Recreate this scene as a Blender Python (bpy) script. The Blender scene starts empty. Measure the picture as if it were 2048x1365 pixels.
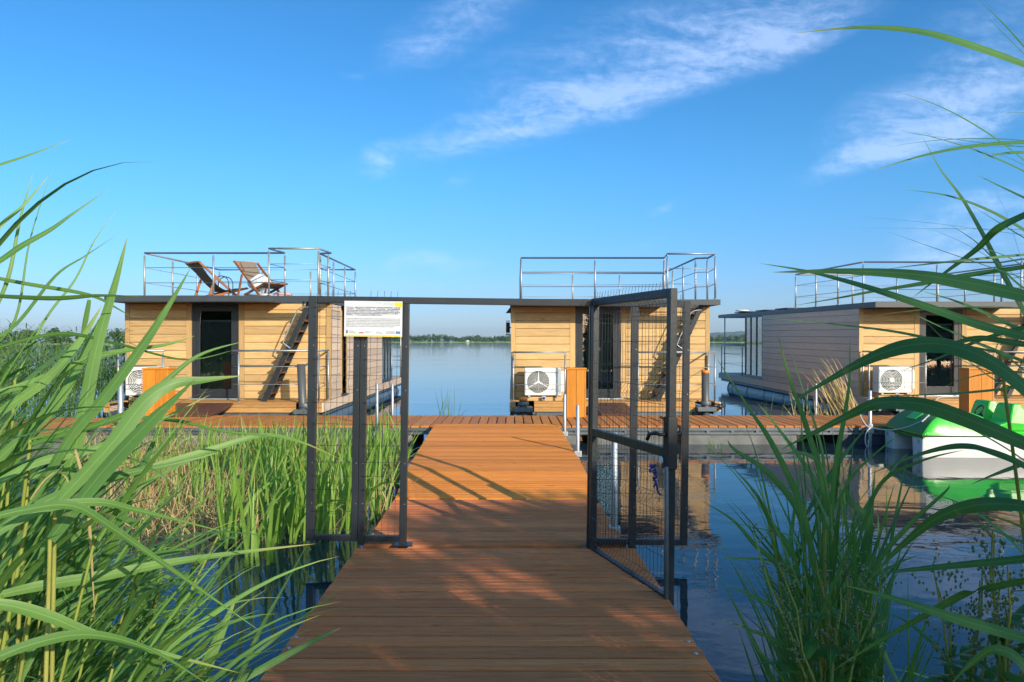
import bpy, math, random
from mathutils import Vector, Matrix
R = math.radians
rnd = random.Random(7)
S = bpy.context.scene
COL = S.collection
EYE, F, HX, HY = 1.75, 1500.0, 1024.0, 684.0
SUN_EL, SUN_AZ = 21.0, 35.0

def U(px, py, d):
    """pixel of the 2048 wide photograph at distance d -> point in the scene"""
    return Vector(((px - HX) / F * d, d, EYE - (py - HY) / F * d))

# ------------------------------------------------------------------ materials
def lin(c):
    return tuple(((v / 12.92) if v <= 0.04045 else ((v + 0.055) / 1.055) ** 2.4) for v in c)

class NT:
    def __init__(s, name):
        s.m = bpy.data.materials.new(name); s.m.use_nodes = True
        s.t = s.m.node_tree; s.n = s.t.nodes; s.n.clear()
        s.out = s.n.new('ShaderNodeOutputMaterial')
    def add(s, typ, **kw):
        nd = s.n.new('ShaderNode' + typ)
        for k, v in kw.items():
            if k.startswith('i_'):
                nd.inputs[int(k[2:])].default_value = v
            else:
                setattr(nd, k, v)
        return nd
    def link(s, a, b): s.t.links.new(a, b)
    def bsdf(s, color=None, rough=.5, metal=0., spec=.5):
        b = s.add('BsdfPrincipled')
        if color is not None: b.inputs['Base Color'].default_value = (*color, 1)
        b.inputs['Roughness'].default_value = rough
        b.inputs['Metallic'].default_value = metal
        b.inputs['Specular IOR Level'].default_value = spec
        s.link(b.outputs[0], s.out.inputs['Surface'])
        return b
    def coords(s, scale=(1, 1, 1), kind='Object', rot=(0, 0, 0)):
        c = s.add('TexCoord'); m = s.add('Mapping')
        m.inputs['Scale'].default_value = scale; m.inputs['Rotation'].default_value = rot
        s.link(c.outputs[kind], m.inputs[0]); return m.outputs[0]
    def noise(s, vec, scale, detail=4, rough=.55, dist=0.):
        n = s.add('TexNoise'); n.inputs['Scale'].default_value = scale
        n.inputs['Detail'].default_value = detail; n.inputs['Roughness'].default_value = rough
        n.inputs['Distortion'].default_value = dist
        if vec is not None: s.link(vec, n.inputs['Vector'])
        return n.outputs['Fac']
    def ramp(s, fac, stops, interp='LINEAR'):
        r = s.add('ValToRGB'); r.color_ramp.interpolation = interp
        e = r.color_ramp.elements
        while len(e) < len(stops): e.new(.5)
        for k, (p, c) in enumerate(stops):
            e[k].position = p; e[k].color = (*c, 1) if len(c) == 3 else c
        s.link(fac, r.inputs[0]); return r.outputs[0]
    def mix(s, a, b, fac, mode='MIX'):
        m = s.add('Mix', data_type='RGBA', blend_type=mode)
        for sock, v in ((m.inputs[6], a), (m.inputs[7], b), (m.inputs[0], fac)):
            if hasattr(v, 'is_linked'): s.link(v, sock)
            elif isinstance(v, (int, float)): sock.default_value = v
            else: sock.default_value = (*v, 1)
        return m.outputs[2]
    def math(s, op, a, b=0., clamp=False):
        m = s.add('Math', operation=op, use_clamp=clamp)
        for sock, v in ((m.inputs[0], a), (m.inputs[1], b)):
            if hasattr(v, 'is_linked'): s.link(v, sock)
            else: sock.default_value = v
        return m.outputs[0]
    def attr(s, name):
        return s.add('Attribute', attribute_name=name).outputs['Fac']
    def bump(s, b, h, strength=.3, dist=.01):
        n = s.add('Bump'); n.inputs['Strength'].default_value = strength
        n.inputs['Distance'].default_value = dist
        s.link(h, n.inputs['Height']); s.link(n.outputs[0], b.inputs['Normal'])

def m_plain(name, color, rough=.5, metal=0., var=.12, scale=6., bump=0., spec=.5):
    t = NT(name); b = t.bsdf(color, rough, metal, spec)
    v = t.coords()
    n = t.noise(v, scale, 6)
    n2 = t.noise(v, scale * 9, 3)
    lo = tuple(c * (1 - var) for c in color); hi = tuple(min(1, c * (1 + var)) for c in color)
    c = t.ramp(n, [(.3, lo), (.7, hi)])
    c = t.mix(c, tuple(x * .6 for x in color), t.math('MULTIPLY', t.ramp(n2, [(.6, (0, 0, 0)), (.8, (1, 1, 1))]), var * 1.5))
    t.link(c, b.inputs['Base Color'])
    r = t.math('MULTIPLY_ADD', n2, .25); r.node.inputs[2].default_value = max(0, rough - .12)
    t.link(r, b.inputs['Roughness'])
    if bump: t.bump(b, n2, bump, .004)
    return t.m

def m_wood(name, dark, light, axis=0, pitch_attr=True, rough=.55, grain=1., knots=True, bump=.25, spec=.35, weather=0.):
    """boards along axis; 'var' on the faces gives each board a tone and its own stretch of grain"""
    t = NT(name); b = t.bsdf(light, rough, 0, spec)
    var = t.attr('var')
    sc = [24., 24., 24.]; sc[axis] = 1.6
    v = t.coords(tuple(sc))
    off = t.add('VectorMath', operation='ADD'); t.link(v, off.inputs[0])
    cmb = t.add('CombineXYZ')
    for k in range(3): t.link(t.math('MULTIPLY', var, (37., 91., 53.)[k]), cmb.inputs[k])
    t.link(cmb.outputs[0], off.inputs[1])
    v = off.outputs[0]
    n1 = t.noise(v, 1.0 * grain, 6, .62, 1.6)
    n2 = t.noise(v, 5.0 * grain, 4, .6)
    mid = tuple((a + c) / 2 for a, c in zip(dark, light))
    c = t.ramp(n1, [(.28, dark), (.5, mid), (.68, light)])
    c = t.mix(c, tuple(x * .55 for x in dark), t.math('MULTIPLY', t.ramp(n2, [(.52, (0, 0, 0)), (.75, (1, 1, 1))]), .45))
    if knots:
        sk = [9., 9., 9.]; sk[axis] = 3.
        vk = t.coords(tuple(sk)); o2 = t.add('VectorMath', operation='ADD'); t.link(vk, o2.inputs[0]); t.link(cmb.outputs[0], o2.inputs[1])
        k = t.noise(o2.outputs[0], 1.3, 2)
        c = t.mix(c, tuple(x * .45 for x in dark), t.math('MULTIPLY', t.ramp(k, [(.68, (0, 0, 0)), (.76, (1, 1, 1))]), .6))
    tone = t.ramp(var, [(0, (.80, .80, .80)), (.5, (1, 1, 1)), (1, (1.13, 1.11, 1.06))])
    c = t.mix(c, tone, 1., 'MULTIPLY')
    if weather:
        w = t.noise(t.coords((1, 1, 1)), 1.7, 6, .65)
        c = t.mix(c, (.30, .25, .21), t.math('MULTIPLY', t.ramp(w, [(.45, (0, 0, 0)), (.75, (1, 1, 1))]), weather))
    t.link(c, b.inputs['Base Color'])
    r = t.math('MULTIPLY_ADD', n2, .3); r.node.inputs[2].default_value = rough - .15
    t.link(r, b.inputs['Roughness'])
    t.bump(b, t.math('ADD', n1, n2), bump, .003)
    return t.m

def m_leaf(name, a, b_, tip=None, trans=.35, rough=.42, spec=.4):
    t = NT(name)
    bs = t.add('BsdfPrincipled'); bs.inputs['Roughness'].default_value = rough
    bs.inputs['Specular IOR Level'].default_value = spec
    var = t.attr('var'); along = t.attr('along'); across = t.attr('across')
    c = t.ramp(var, [(0, a), (1, b_)])
    n = t.noise(t.coords((1, 1, 1)), 14., 4)
    c = t.mix(c, tuple(x * .72 for x in a), t.math('MULTIPLY', t.ramp(n, [(.4, (0, 0, 0)), (.7, (1, 1, 1))]), .4))
    vein = t.add('TexWave', wave_type='BANDS', bands_direction='X', i_1=3.2); vc = t.add('CombineXYZ')
    t.link(across, vc.inputs[0]); t.link(vc.outputs[0], vein.inputs[0])
    c = t.mix(c, tuple(min(1, x * 1.45) for x in b_), t.math('MULTIPLY', vein.outputs['Fac'], .30))
    ab = t.math('ABSOLUTE', t.math('SUBTRACT', across, 5.))
    c = t.mix(c, tuple(min(1, x * 1.9 + .02) for x in b_), t.math('MULTIPLY', t.ramp(ab, [(.0, (1, 1, 1)), (.16, (0, 0, 0))]), .45))
    blot = t.noise(t.coords((1, 1, 1)), 38., 3)
    c = t.mix(c, (.30, .26, .09), t.math('MULTIPLY', t.ramp(blot, [(.66, (0, 0, 0)), (.74, (1, 1, 1))]), .55))
    if tip is not None:
        yel = t.math('MULTIPLY', t.ramp(along, [(.80, (0, 0, 0)), (1, (1, 1, 1))]), t.ramp(var, [(.35, (0, 0, 0)), (.8, (1, 1, 1))]))
        c = t.mix(c, tip, t.math('MULTIPLY', yel, .8))
    t.link(c, bs.inputs['Base Color'])
    tr = t.add('BsdfTranslucent')
    tc = t.mix(c, (1.0, 1.15, .45), 1., 'MULTIPLY'); t.link(tc, tr.inputs[0])
    mx = t.add('MixShader'); mx.inputs[0].default_value = trans
    t.link(bs.outputs[0], mx.inputs[1]); t.link(tr.outputs[0], mx.inputs[2])
    t.link(mx.outputs[0], t.out.inputs['Surface'])
    return t.m

def m_glass(name, tint=(.9, .95, .95), base=.06):
    t = NT(name)
    tr = t.add('BsdfTransparent'); tr.inputs[0].default_value = (*tint, 1)
    gl = t.add('BsdfGlossy'); gl.inputs['Roughness'].default_value = .015
    lw = t.add('Fresnel'); lw.inputs[0].default_value = 1.6
    mx = t.add('MixShader'); f = t.math('ADD', lw.outputs[0], base, True); t.link(f, mx.inputs[0])
    t.link(tr.outputs[0], mx.inputs[1]); t.link(gl.outputs[0], mx.inputs[2])
    t.link(mx.outputs[0], t.out.inputs['Surface'])
    return t.m

M = {}
M['oak'] = m_wood('oak_siding', (.47, .29, .118), (.67, .455, .215), 0, rough=.6, bump=.15)
M['oak_v'] = m_wood('oak_trim', (.46, .28, .11), (.60, .40, .185), 2, rough=.6, bump=.15, knots=False)
M['taupe'] = m_wood('taupe_siding', (.58, .44, .345), (.71, .56, .445), 1, rough=.65, bump=.15, knots=False)
M['deck'] = m_wood('oiled_deck', (.60, .19, .043), (.76, .285, .064), 0, rough=.6, bump=.35, weather=.06, spec=.06)
M['deck_near'] = m_wood('weathered_deck', (.53, .152, .060), (.74, .245, .095), 0, rough=.62, bump=.45, weather=.12, spec=.04)
M['deck_pont'] = m_wood('pontoon_deck', (.42, .15, .045), (.60, .235, .07), 1, rough=.6, bump=.35, weather=.12, spec=.14)
M['deck_boat'] = m_wood('boat_deck', (.40, .19, .06), (.58, .32, .115), 0, rough=.55, bump=.2)
M['ramp'] = m_wood('boarding_ramp_wood', (.085, .032, .02), (.14, .055, .035), 1, rough=.5, bump=.3)
M['cab'] = m_wood('orange_wood', (.50, .17, .018), (.66, .26, .03), 2, rough=.45, bump=.2, grain=.8)
M['chairwood'] = m_wood('teak', (.28, .10, .035), (.42, .17, .06), 0, rough=.5, bump=.1, knots=False)
M['anth'] = m_plain('anthracite_paint', (.020, .025, .031), .38, 0., .18, 5., .05)
M['roofgrey'] = m_plain('roof_sheet', (.046, .054, .066), .42, .0, .15, 3., .05)
M['rooftop'] = m_plain('roof_membrane', (.09, .09, .095), .8, 0, .2, 2., .2)
M['steel'] = m_plain('brushed_steel', (.40, .41, .42), .5, .7, .1, 20.)
M['galv'] = m_plain('galvanised_steel', (.44, .46, .48), .5, .75, .15, 30., .1)
M['pvc'] = m_plain('grey_pipe', (.075, .078, .082), .45, 0, .12, 6.)
M['orangecap'] = m_plain('orange_cap', (.80, .22, .03), .45, 0, .08, 8.)
M['float'] = m_plain('dark_hull', (.06, .085, .12), .3, .0, .3, 2.5, .1)
M['concrete'] = m_plain('float_shell', (.15, .155, .15), .75, 0, .3, 3., .3)
M['navy'] = m_plain('navy_float', (.025, .035, .06), .6, 0, .2, 3.)
M['channel'] = m_plain('channel_steel', (.13, .15, .17), .5, .4, .2, 5., .1)
M['dark'] = m_plain('dark_interior', (.02, .02, .022), .8, 0, .1, 2.)
M['blind'] = m_plain('blind_slats', (.12, .14, .145), .5, 0, .08, 8.)
M['white'] = m_plain('white_casing', (.78, .77, .73), .4, 0, .04, 3.)
M['acgrey'] = m_plain('casing_grey', (.42, .44, .46), .45, 0, .06, 5.)
M['fan'] = m_plain('fan_dark', (.075, .08, .09), .5, 0, .1, 5.)
M['boatgreen'] = m_plain('green_gelcoat', (.045, .52, .035), .3, 0, .08, 2.5)
M['boatdark'] = m_plain('green_grip', (.06, .20, .06), .7, 0, .15, 30., .2)
M['boatwhite'] = m_plain('white_gelcoat', (.76, .75, .72), .32, 0, .06, 2.)
M['black'] = m_plain('black_rubber', (.02, .02, .02), .6, 0, .1, 5.)
M['bluerope'] = m_plain('blue_rope', (.02, .035, .32), .7, 0, .3, 60., .4)
M['rope'] = m_plain('pale_rope', (.55, .57, .60), .8, 0, .2, 60., .4)
M['signwhite'] = m_plain('sign_board', (.62, .63, .66), .35, 0, .03, 5.)
M['signpale'] = m_plain('sign_pale_grey', (.50, .56, .56), .4, 0, .03, 5.)
M['yellow'] = m_plain('sign_yellow', (.85, .60, .02), .4, 0, .04, 5.)
M['signblue'] = m_plain('sign_blue', (.02, .19, .50), .4, 0, .04, 5.)
M['signred'] = m_plain('sign_red', (.55, .02, .05), .4, 0, .04, 5.)
M['signviolet'] = m_plain('sign_violet', (.08, .07, .25), .4, 0, .04, 5.)
M['ink'] = m_plain('sign_ink', (.06, .065, .12), .5, 0, .05, 5.)
M['inkg'] = m_plain('sign_ink_grey', (.16, .16, .17), .5, 0, .05, 5.)
M['sling'] = m_plain('taupe_canvas', (.20, .155, .12), .85, 0, .1, 30., .3)
M['cloth_white'] = m_plain('white_cloth', (.74, .72, .68), .9, 0, .06, 10., .4)
M['cloth_pink'] = m_plain('pink_cloth', (.55, .33, .30), .9, 0, .1, 10., .4)
M['glass'] = m_glass('clear_glass')
M['glass_side'] = m_glass('side_glass', (.75, .85, .85), .35)
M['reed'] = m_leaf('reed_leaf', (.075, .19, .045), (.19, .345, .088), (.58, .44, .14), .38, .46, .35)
M['reed_r'] = m_leaf('reed_leaf_shaded', (.045, .14, .045), (.125, .275, .075), (.42, .36, .12), .36, .46, .35)  # darker copy of the left reeds' leaf, shade put into the colour
M['stem'] = m_leaf('reed_stem', (.22, .30, .05), (.38, .38, .10), None, .1)
M['flag'] = m_leaf('flag_leaf', (.12, .26, .035), (.27, .43, .08), (.50, .40, .10), .4)
M['bedleaf'] = m_leaf('bed_leaf', (.05, .13, .03), (.14, .25, .06), (.30, .28, .10), .3)
M['dry'] = m_leaf('dry_reed', (.26, .17, .065), (.54, .41, .20), None, .2, .8)
M['weed'] = m_leaf('weed_leaf', (.05, .14, .03), (.10, .24, .04), None, .35)
M['seed'] = m_plain('seed_heads', (.16, .20, .09), .8, 0, .3, 40.)
M['woods'] = m_leaf('far_leaves', (.030, .075, .022), (.10, .16, .045), None, .1, .8, .1)
M['shrub'] = m_leaf('shrub_leaf', (.04, .11, .02), (.09, .19, .03), None, .3)
M['soil'] = m_plain('bank_soil', (.07, .055, .035), .95, 0, .3, 3., .8)
M['shore'] = m_plain('shore_meadow', (.15, .24, .07), .95, 0, .25, .02)
M['hill'] = m_plain('hill_wood', (.05, .09, .04), .95, 0, .3, .01)
M['housewhite'] = m_plain('render_white', (.75, .73, .70), .7, 0, .04, 1.)
M['houseroof'] = m_plain('roof_tile', (.25, .12, .08), .7, 0, .1, 1.)

# ------------------------------------------------------------------ mesh builder
class MB:
    def __init__(s):
        s.v = []; s.f = []; s.var = []; s.mi = []; s.sm = []; s.al = {}; s.ac = {}
    def quad(s, idx, var=.5, mi=0, sm=False):
        s.f.append(idx); s.var.append(var); s.mi.append(mi); s.sm.append(sm)
    def hexa(s, p, var=.5, mi=0):
        """p: 8 points, bottom 4 ccw then top 4"""
        b = len(s.v); s.v += [Vector(q) for q in p]
        for q in ((3, 2, 1, 0), (4, 5, 6, 7), (0, 1, 5, 4), (1, 2, 6, 5), (2, 3, 7, 6), (3, 0, 4, 7)):
            s.quad([b + k for k in q], var, mi)
        return s
    def box(s, x0, x1, y0, y1, z0, z1, var=.5, mi=0):
        return s.hexa([(x0, y0, z0), (x1, y0, z0), (x1, y1, z0), (x0, y1, z0),
                       (x0, y0, z1), (x1, y0, z1), (x1, y1, z1), (x0, y1, z1)], var, mi)
    def bar(s, a, b, w, h, up=(0, 0, 1), var=.5, mi=0):
        """rectangular bar from a to b, w across, h along up"""
        a, b = Vector(a), Vector(b); t = (b - a).normalized(); u = Vector(up)
        sd = t.cross(u)
        if sd.length < 1e-4: sd = t.cross(Vector((0, 1, 0)))
        sd.normalize(); u = sd.cross(t).normalized()
        x, y = sd * (w / 2), u * (h / 2)
        return s.hexa([a - x - y, a + x - y, b + x - y, b - x - y, a - x + y, a + x + y, b + x + y, b - x + y], var, mi)
    def tube(s, pts, r, n=8, cap=True, var=.5, mi=0, sm=True):
        pts = [Vector(p) for p in pts]; b = len(s.v)
        rr = r if isinstance(r, (list, tuple)) else [r] * len(pts)
        prev = None
        for k, p in enumerate(pts):
            t = (pts[min(k + 1, len(pts) - 1)] - pts[max(k - 1, 0)]).normalized()
            if prev is None:
                sd = t.cross(Vector((0, 0, 1)))
                if sd.length < .05: sd = t.cross(Vector((0, 1, 0)))
            else:
                sd = prev - t * prev.dot(t)
            sd.normalize(); prev = sd; up = t.cross(sd)
            for j in range(n):
                a = 2 * math.pi * j / n
                s.v.append(p + (sd * math.cos(a) + up * math.sin(a)) * rr[k])
        for k in range(len(pts) - 1):
            for j in range(n):
                j2 = (j + 1) % n
                s.quad([b + k * n + j, b + k * n + j2, b + (k + 1) * n + j2, b + (k + 1) * n + j], var, mi, sm)
        if cap:
            s.quad([b + j for j in range(n)][::-1], var, mi); e = b + (len(pts) - 1) * n
            s.quad([e + j for j in range(n)], var, mi)
        return s
    def ribbon(s, pts, widths, side, fold=.25, var=.5, mi=0, w_al=True):
        """leaf blade: three vertices across, creased on the midrib"""
        n = len(pts); b = len(s.v)
        for k, p in enumerate(pts):
            t = (pts[min(k + 1, n - 1)] - pts[max(k - 1, 0)])
            t.normalize()
            sd = side[k] if isinstance(side, list) else side
            sd = sd - t * sd.dot(t)
            if sd.length < 1e-4: sd = t.orthogonal()
            sd.normalize(); nr = t.cross(sd); w = widths[k] / 2
            for q, e in ((p + sd * w + nr * (w * fold), 1.), (p, 0.), (p - sd * w + nr * (w * fold), -1.)):
                s.al[len(s.v)] = k / (n - 1); s.ac[len(s.v)] = e * w * 200 + 5
                s.v.append(q)
        for k in range(n - 1):
            for j in range(2):
                s.quad([b + 3 * k + j, b + 3 * k + j + 1, b + 3 * k + j + 4, b + 3 * k + j + 3], var, mi, True)
        return s
    def xf(s, m, start=0):
        for k in range(start, len(s.v)): s.v[k] = m @ s.v[k]
        return s
    def build(s, name, mats, parent=None, bevel=0.):
        me = bpy.data.meshes.new(name)
        me.from_pydata([tuple(v) for v in s.v], [], s.f)
        a = me.attributes.new('var', 'FLOAT', 'FACE'); a.data.foreach_set('value', s.var)
        me.polygons.foreach_set('use_smooth', s.sm)
        if s.al:
            a = me.attributes.new('along', 'FLOAT', 'POINT'); a.data.foreach_set('value', [s.al.get(k, 0) for k in range(len(s.v))])
            a = me.attributes.new('across', 'FLOAT', 'POINT'); a.data.foreach_set('value', [s.ac.get(k, 0) for k in range(len(s.v))])
        ms = mats if isinstance(mats, (list, tuple)) else [mats]
        for m in ms: me.materials.append(M[m] if isinstance(m, str) else m)
        if len(ms) > 1: me.polygons.foreach_set('material_index', s.mi)
        me.update()
        o = bpy.data.objects.new(name, me); COL.objects.link(o)
        if parent is not None: o.parent = parent
        if bevel:
            bm = o.modifiers.new('edge', 'BEVEL'); bm.width = bevel; bm.segments = 2
            bm.limit_method = 'ANGLE'; bm.angle_limit = R(40)
        return o

def empty(name, loc=(0, 0, 0), rot=(0, 0, 0)):
    o = bpy.data.objects.new(name, None); o.location = loc; o.rotation_euler = rot
    o.empty_display_size = .2; COL.objects.link(o); return o
def tag(o, label=None, cat=None, group=None, kind=None):
    if label: o['label'] = label
    if cat: o['category'] = cat
    if group: o['group'] = group
    if kind: o['kind'] = kind
    return o
def copy_tree(o, parent=None):
    c = o.copy(); COL.objects.link(c)
    if parent is not None: c.parent = parent
    for ch in list(o.children): copy_tree(ch, c)
    return c
def arc(c, r, a0, a1, n, ax=Vector((1, 0, 0)), ay=Vector((0, 0, 1))):
    return [Vector(c) + ax * (r * math.cos(a0 + (a1 - a0) * k / n)) + ay * (r * math.sin(a0 + (a1 - a0) * k / n)) for k in range(n + 1)]
def smooth(pts, sub=5):
    """Catmull-Rom through the points"""
    o = []; n = len(pts)
    for k in range(n - 1):
        p0, p1, p2, p3 = pts[max(k - 1, 0)], pts[k], pts[k + 1], pts[min(k + 2, n - 1)]
        for j in range(sub):
            t = j / sub
            o.append(.5 * ((2 * p1) + (p2 - p0) * t + (2 * p0 - 5 * p1 + 4 * p2 - p3) * t * t + (3 * p1 - p0 - 3 * p2 + p3) * t ** 3))
    o.append(pts[-1]); return o
# ------------------------------------------------------------------ camera, sun, sky
cam = bpy.data.cameras.new('camera'); cam.lens = F / 2048 * 36; cam.sensor_width = 36
cam.shift_y = 1.5 / 2048; cam.clip_start = .05; cam.clip_end = 30000
co = bpy.data.objects.new('camera', cam); co.location = (0, 0, EYE); co.rotation_euler = (R(90), 0, 0)
COL.objects.link(co); S.camera = co
sl = bpy.data.lights.new('sun', 'SUN'); sl.energy = 3.8; sl.angle = R(.5); sl.color = (1., .87, .68)
so = bpy.data.objects.new('sun', sl); COL.objects.link(so)
sd = Vector((math.sin(R(SUN_AZ)) * math.cos(R(SUN_EL)), -math.cos(R(SUN_AZ)) * math.cos(R(SUN_EL)), math.sin(R(SUN_EL))))
so.rotation_euler = sd.to_track_quat('Z', 'Y').to_euler(); so.location = sd * 60
S.view_settings.view_transform = 'Standard'; S.view_settings.look = 'None'
S.view_settings.exposure = 0.55; S.view_settings.gamma = 1; S.view_settings.use_curve_mapping = False
S.cycles.use_denoising = True
S.cycles.max_bounces = 8; S.cycles.transparent_max_bounces = 12; S.cycles.caustics_reflective = False; S.cycles.caustics_refractive = False

W = bpy.data.worlds.new('World'); S.world = W; W.use_nodes = True
wt = W.node_tree; wt.nodes.clear()
def wn(t, **kw):
    n = wt.nodes.new('ShaderNode' + t)
    for k, v in kw.items(): setattr(n, k, v)
    return n
def wl(a, b): wt.links.new(a, b)
def wmath(op, a, b=0., c=None, clamp=False):
    m = wn('Math', operation=op, use_clamp=clamp)
    for k, v in enumerate((a, b) + ((c,) if c is not None else ())):
        if hasattr(v, 'is_linked'): wl(v, m.inputs[k])
        else: m.inputs[k].default_value = v
    return m.outputs[0]
sky = wn('TexSky', sky_type='NISHITA', sun_disc=False)
sky.sun_elevation = R(SUN_EL); sky.sun_rotation = R(180 - SUN_AZ)
sky.air_density = 1.0; sky.dust_density = .35; sky.ozone_density = 2.6; sky.altitude = 50
hsv = wn('HueSaturation'); hsv.inputs['Saturation'].default_value = 1.22; hsv.inputs['Hue'].default_value = .487; hsv.inputs['Value'].default_value = 1.0
wl(sky.outputs[0], hsv.inputs['Color'])
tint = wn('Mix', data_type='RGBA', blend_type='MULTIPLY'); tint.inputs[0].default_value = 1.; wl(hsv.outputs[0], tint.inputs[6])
# warm bright boost added on the sun's side to lift shade, blue tint elsewhere
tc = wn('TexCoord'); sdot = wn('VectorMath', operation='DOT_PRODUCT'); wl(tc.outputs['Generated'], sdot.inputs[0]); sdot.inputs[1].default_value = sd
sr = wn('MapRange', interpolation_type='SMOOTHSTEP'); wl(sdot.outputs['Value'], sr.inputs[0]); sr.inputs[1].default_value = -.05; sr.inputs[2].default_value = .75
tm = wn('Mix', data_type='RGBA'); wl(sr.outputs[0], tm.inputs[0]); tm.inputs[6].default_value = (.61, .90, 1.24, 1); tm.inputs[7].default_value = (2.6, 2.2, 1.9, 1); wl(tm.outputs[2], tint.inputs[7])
tc = wn('TexCoord'); sp = wn('SeparateXYZ'); wl(tc.outputs['Generated'], sp.inputs[0])
dy = wmath('MAXIMUM', sp.outputs[1], .02)
cx = wmath('DIVIDE', sp.outputs[0], dy); cz = wmath('DIVIDE', sp.outputs[2], dy)
cv = wn('CombineXYZ'); wl(cx, cv.inputs[0]); wl(cz, cv.inputs[1])
# slow wander so that the cirrus bands have no straight edges
wz = wn('TexNoise'); wz.inputs['Scale'].default_value = 5.; wz.inputs['Detail'].default_value = 5; wl(cv.outputs[0], wz.inputs[0])
wo = wn('VectorMath', operation='MULTIPLY_ADD'); wl(wz.outputs['Color'], wo.inputs[0]); wo.inputs[1].default_value = (.09, .07, 0); wo.inputs[2].default_value = (-.045, -.035, 0)
wa = wn('VectorMath', operation='ADD'); wl(cv.outputs[0], wa.inputs[0]); wl(wo.outputs[0], wa.inputs[1])
blobs = [(1185, 200, 650, 66, 17, 1.15), (900, 50, 210, 75, 24, .95), (1300, 80, 560, 140, 18, .72), (1910, 215, 330, 110, 17, 1.25),
         (1800, 298, 270, 38, 15, 1.25), (1990, 60, 260, 100, 20, .5), (1960, 430, 240, 62, 12, 1.0), (1930, 505, 340, 50, 8, .95),
         (870, 525, 130, 32, 0, .9), (912, 372, 42, 26, 12, .6), (1335, 420, 40, 15, 20, .95), (752, 325, 55, 50, 40, .6),
         (1700, 590, 400, 60, 3, .5), (1300, 480, 80, 12, 14, .4), (700, 150, 40, 12, 10, .4), (1560, 45, 260, 90, 14, .55)]
tot = None
for (px, py, a, b, ang, w) in blobs:
    mp = wn('Mapping', vector_type='TEXTURE')
    mp.inputs['Location'].default_value = ((px - HX) / F, (HY - py) / F, 0)
    mp.inputs['Rotation'].default_value = (0, 0, R(ang)); mp.inputs['Scale'].default_value = (a / F, b / F, 1)
    wl(wa.outputs[0], mp.inputs[0])
    g = wn('TexGradient', gradient_type='SPHERICAL'); wl(mp.outputs[0], g.inputs[0])
    e = wmath('POWER', g.outputs['Fac'], .9)
    v = wmath('MULTIPLY', e, w)
    tot = v if tot is None else wmath('ADD', tot, v)
ml = wn('Mapping'); ml.inputs['Rotation'].default_value = (0, 0, R(-17)); ml.inputs['Scale'].default_value = (6.5, 34, 1); wl(wa.outputs[0], ml.inputs[0])
n1 = wn('TexNoise'); n1.inputs['Scale'].default_value = 1.; n1.inputs['Detail'].default_value = 7; n1.inputs['Roughness'].default_value = .62; n1.inputs['Distortion'].default_value = .5; wl(ml.outputs[0], n1.inputs[0])
ml2 = wn('Mapping'); ml2.inputs['Rotation'].default_value = (0, 0, R(14)); ml2.inputs['Scale'].default_value = (46, 80, 1); wl(wa.outputs[0], ml2.inputs[0])
n2 = wn('TexNoise'); n2.inputs['Scale'].default_value = 1.; n2.inputs['Detail'].default_value = 6; n2.inputs['Roughness'].default_value = .65; wl(ml2.outputs[0], n2.inputs[0])
nn = wmath('ADD', wmath('MULTIPLY', n1.outputs['Fac'], 1.5), wmath('MULTIPLY', n2.outputs['Fac'], .9))
nn = wmath('SUBTRACT', nn, .55)
dens = wmath('MULTIPLY', tot, wmath('ADD', wmath('POWER', wmath('MAXIMUM', nn, .0), 1.5), .05))
mr = wn('MapRange', interpolation_type='SMOOTHSTEP'); wl(dens, mr.inputs[0]); mr.inputs[1].default_value = .02; mr.inputs[2].default_value = 1.0; mr.inputs[4].default_value = .52
up = wmath('GREATER_THAN', sp.outputs[1], .03)
cmask = wmath('MULTIPLY', mr.outputs[0], up)
mx = wn('Mix', data_type='RGBA'); wl(cmask, mx.inputs[0]); hz = wn('MapRange', interpolation_type='SMOOTHSTEP'); wl(sp.outputs[2], hz.inputs[0]); hz.inputs[1].default_value = 0.; hz.inputs[2].default_value = .24
hr = wn('Mix', data_type='RGBA'); wl(hz.outputs[0], hr.inputs[0]); hr.inputs[6].default_value = (.84, .74, .90, 1); hr.inputs[7].default_value = (.96, 1.05, 1.03, 1)
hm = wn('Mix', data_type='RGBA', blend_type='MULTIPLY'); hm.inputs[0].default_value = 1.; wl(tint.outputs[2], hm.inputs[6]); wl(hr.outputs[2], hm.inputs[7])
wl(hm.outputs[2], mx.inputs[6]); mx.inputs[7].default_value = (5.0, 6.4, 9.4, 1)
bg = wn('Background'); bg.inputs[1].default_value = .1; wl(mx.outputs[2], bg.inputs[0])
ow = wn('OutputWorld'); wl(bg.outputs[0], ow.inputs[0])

# ------------------------------------------------------------------ water
t = NT('lake_water'); b = t.bsdf((.014, .032, .045), .03, 0, .5); b.inputs['IOR'].default_value = 1.333
v = t.coords((1., 1.6, 1.), 'Object')
h1 = t.noise(v, 1.1, 3, .5, .6); h2 = t.noise(v, 5.5, 3, .5, .3); h3 = t.noise(t.coords((.06, .22, 1)), 1., 3)
amp = t.ramp(h3, [(.38, (.25, .25, .25)), (.62, (1, 1, 1))])
h = t.math('ADD', t.math('MULTIPLY', h1, 1.), t.math('MULTIPLY', h2, .16))
h = t.math('MULTIPLY', h, amp)
t.bump(b, h, .16, .05)
M['water'] = t.m
w = MB()
ring = [0, 30, 120, 500, 2000, 9000]
xs = sorted(set([-k for k in ring] + ring)); ys = [-60, 0, 30, 120, 500, 2000, 9000]
for y in ys:
    for x in xs: w.v.append(Vector((x, y, 0)))
nx = len(xs)
for j in range(len(ys) - 1):
    for i in range(nx - 1): w.quad([j * nx + i, j * nx + i + 1, (j + 1) * nx + i + 1, (j + 1) * nx + i])
tag(w.build('water', 'water'), kind='structure')

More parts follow.
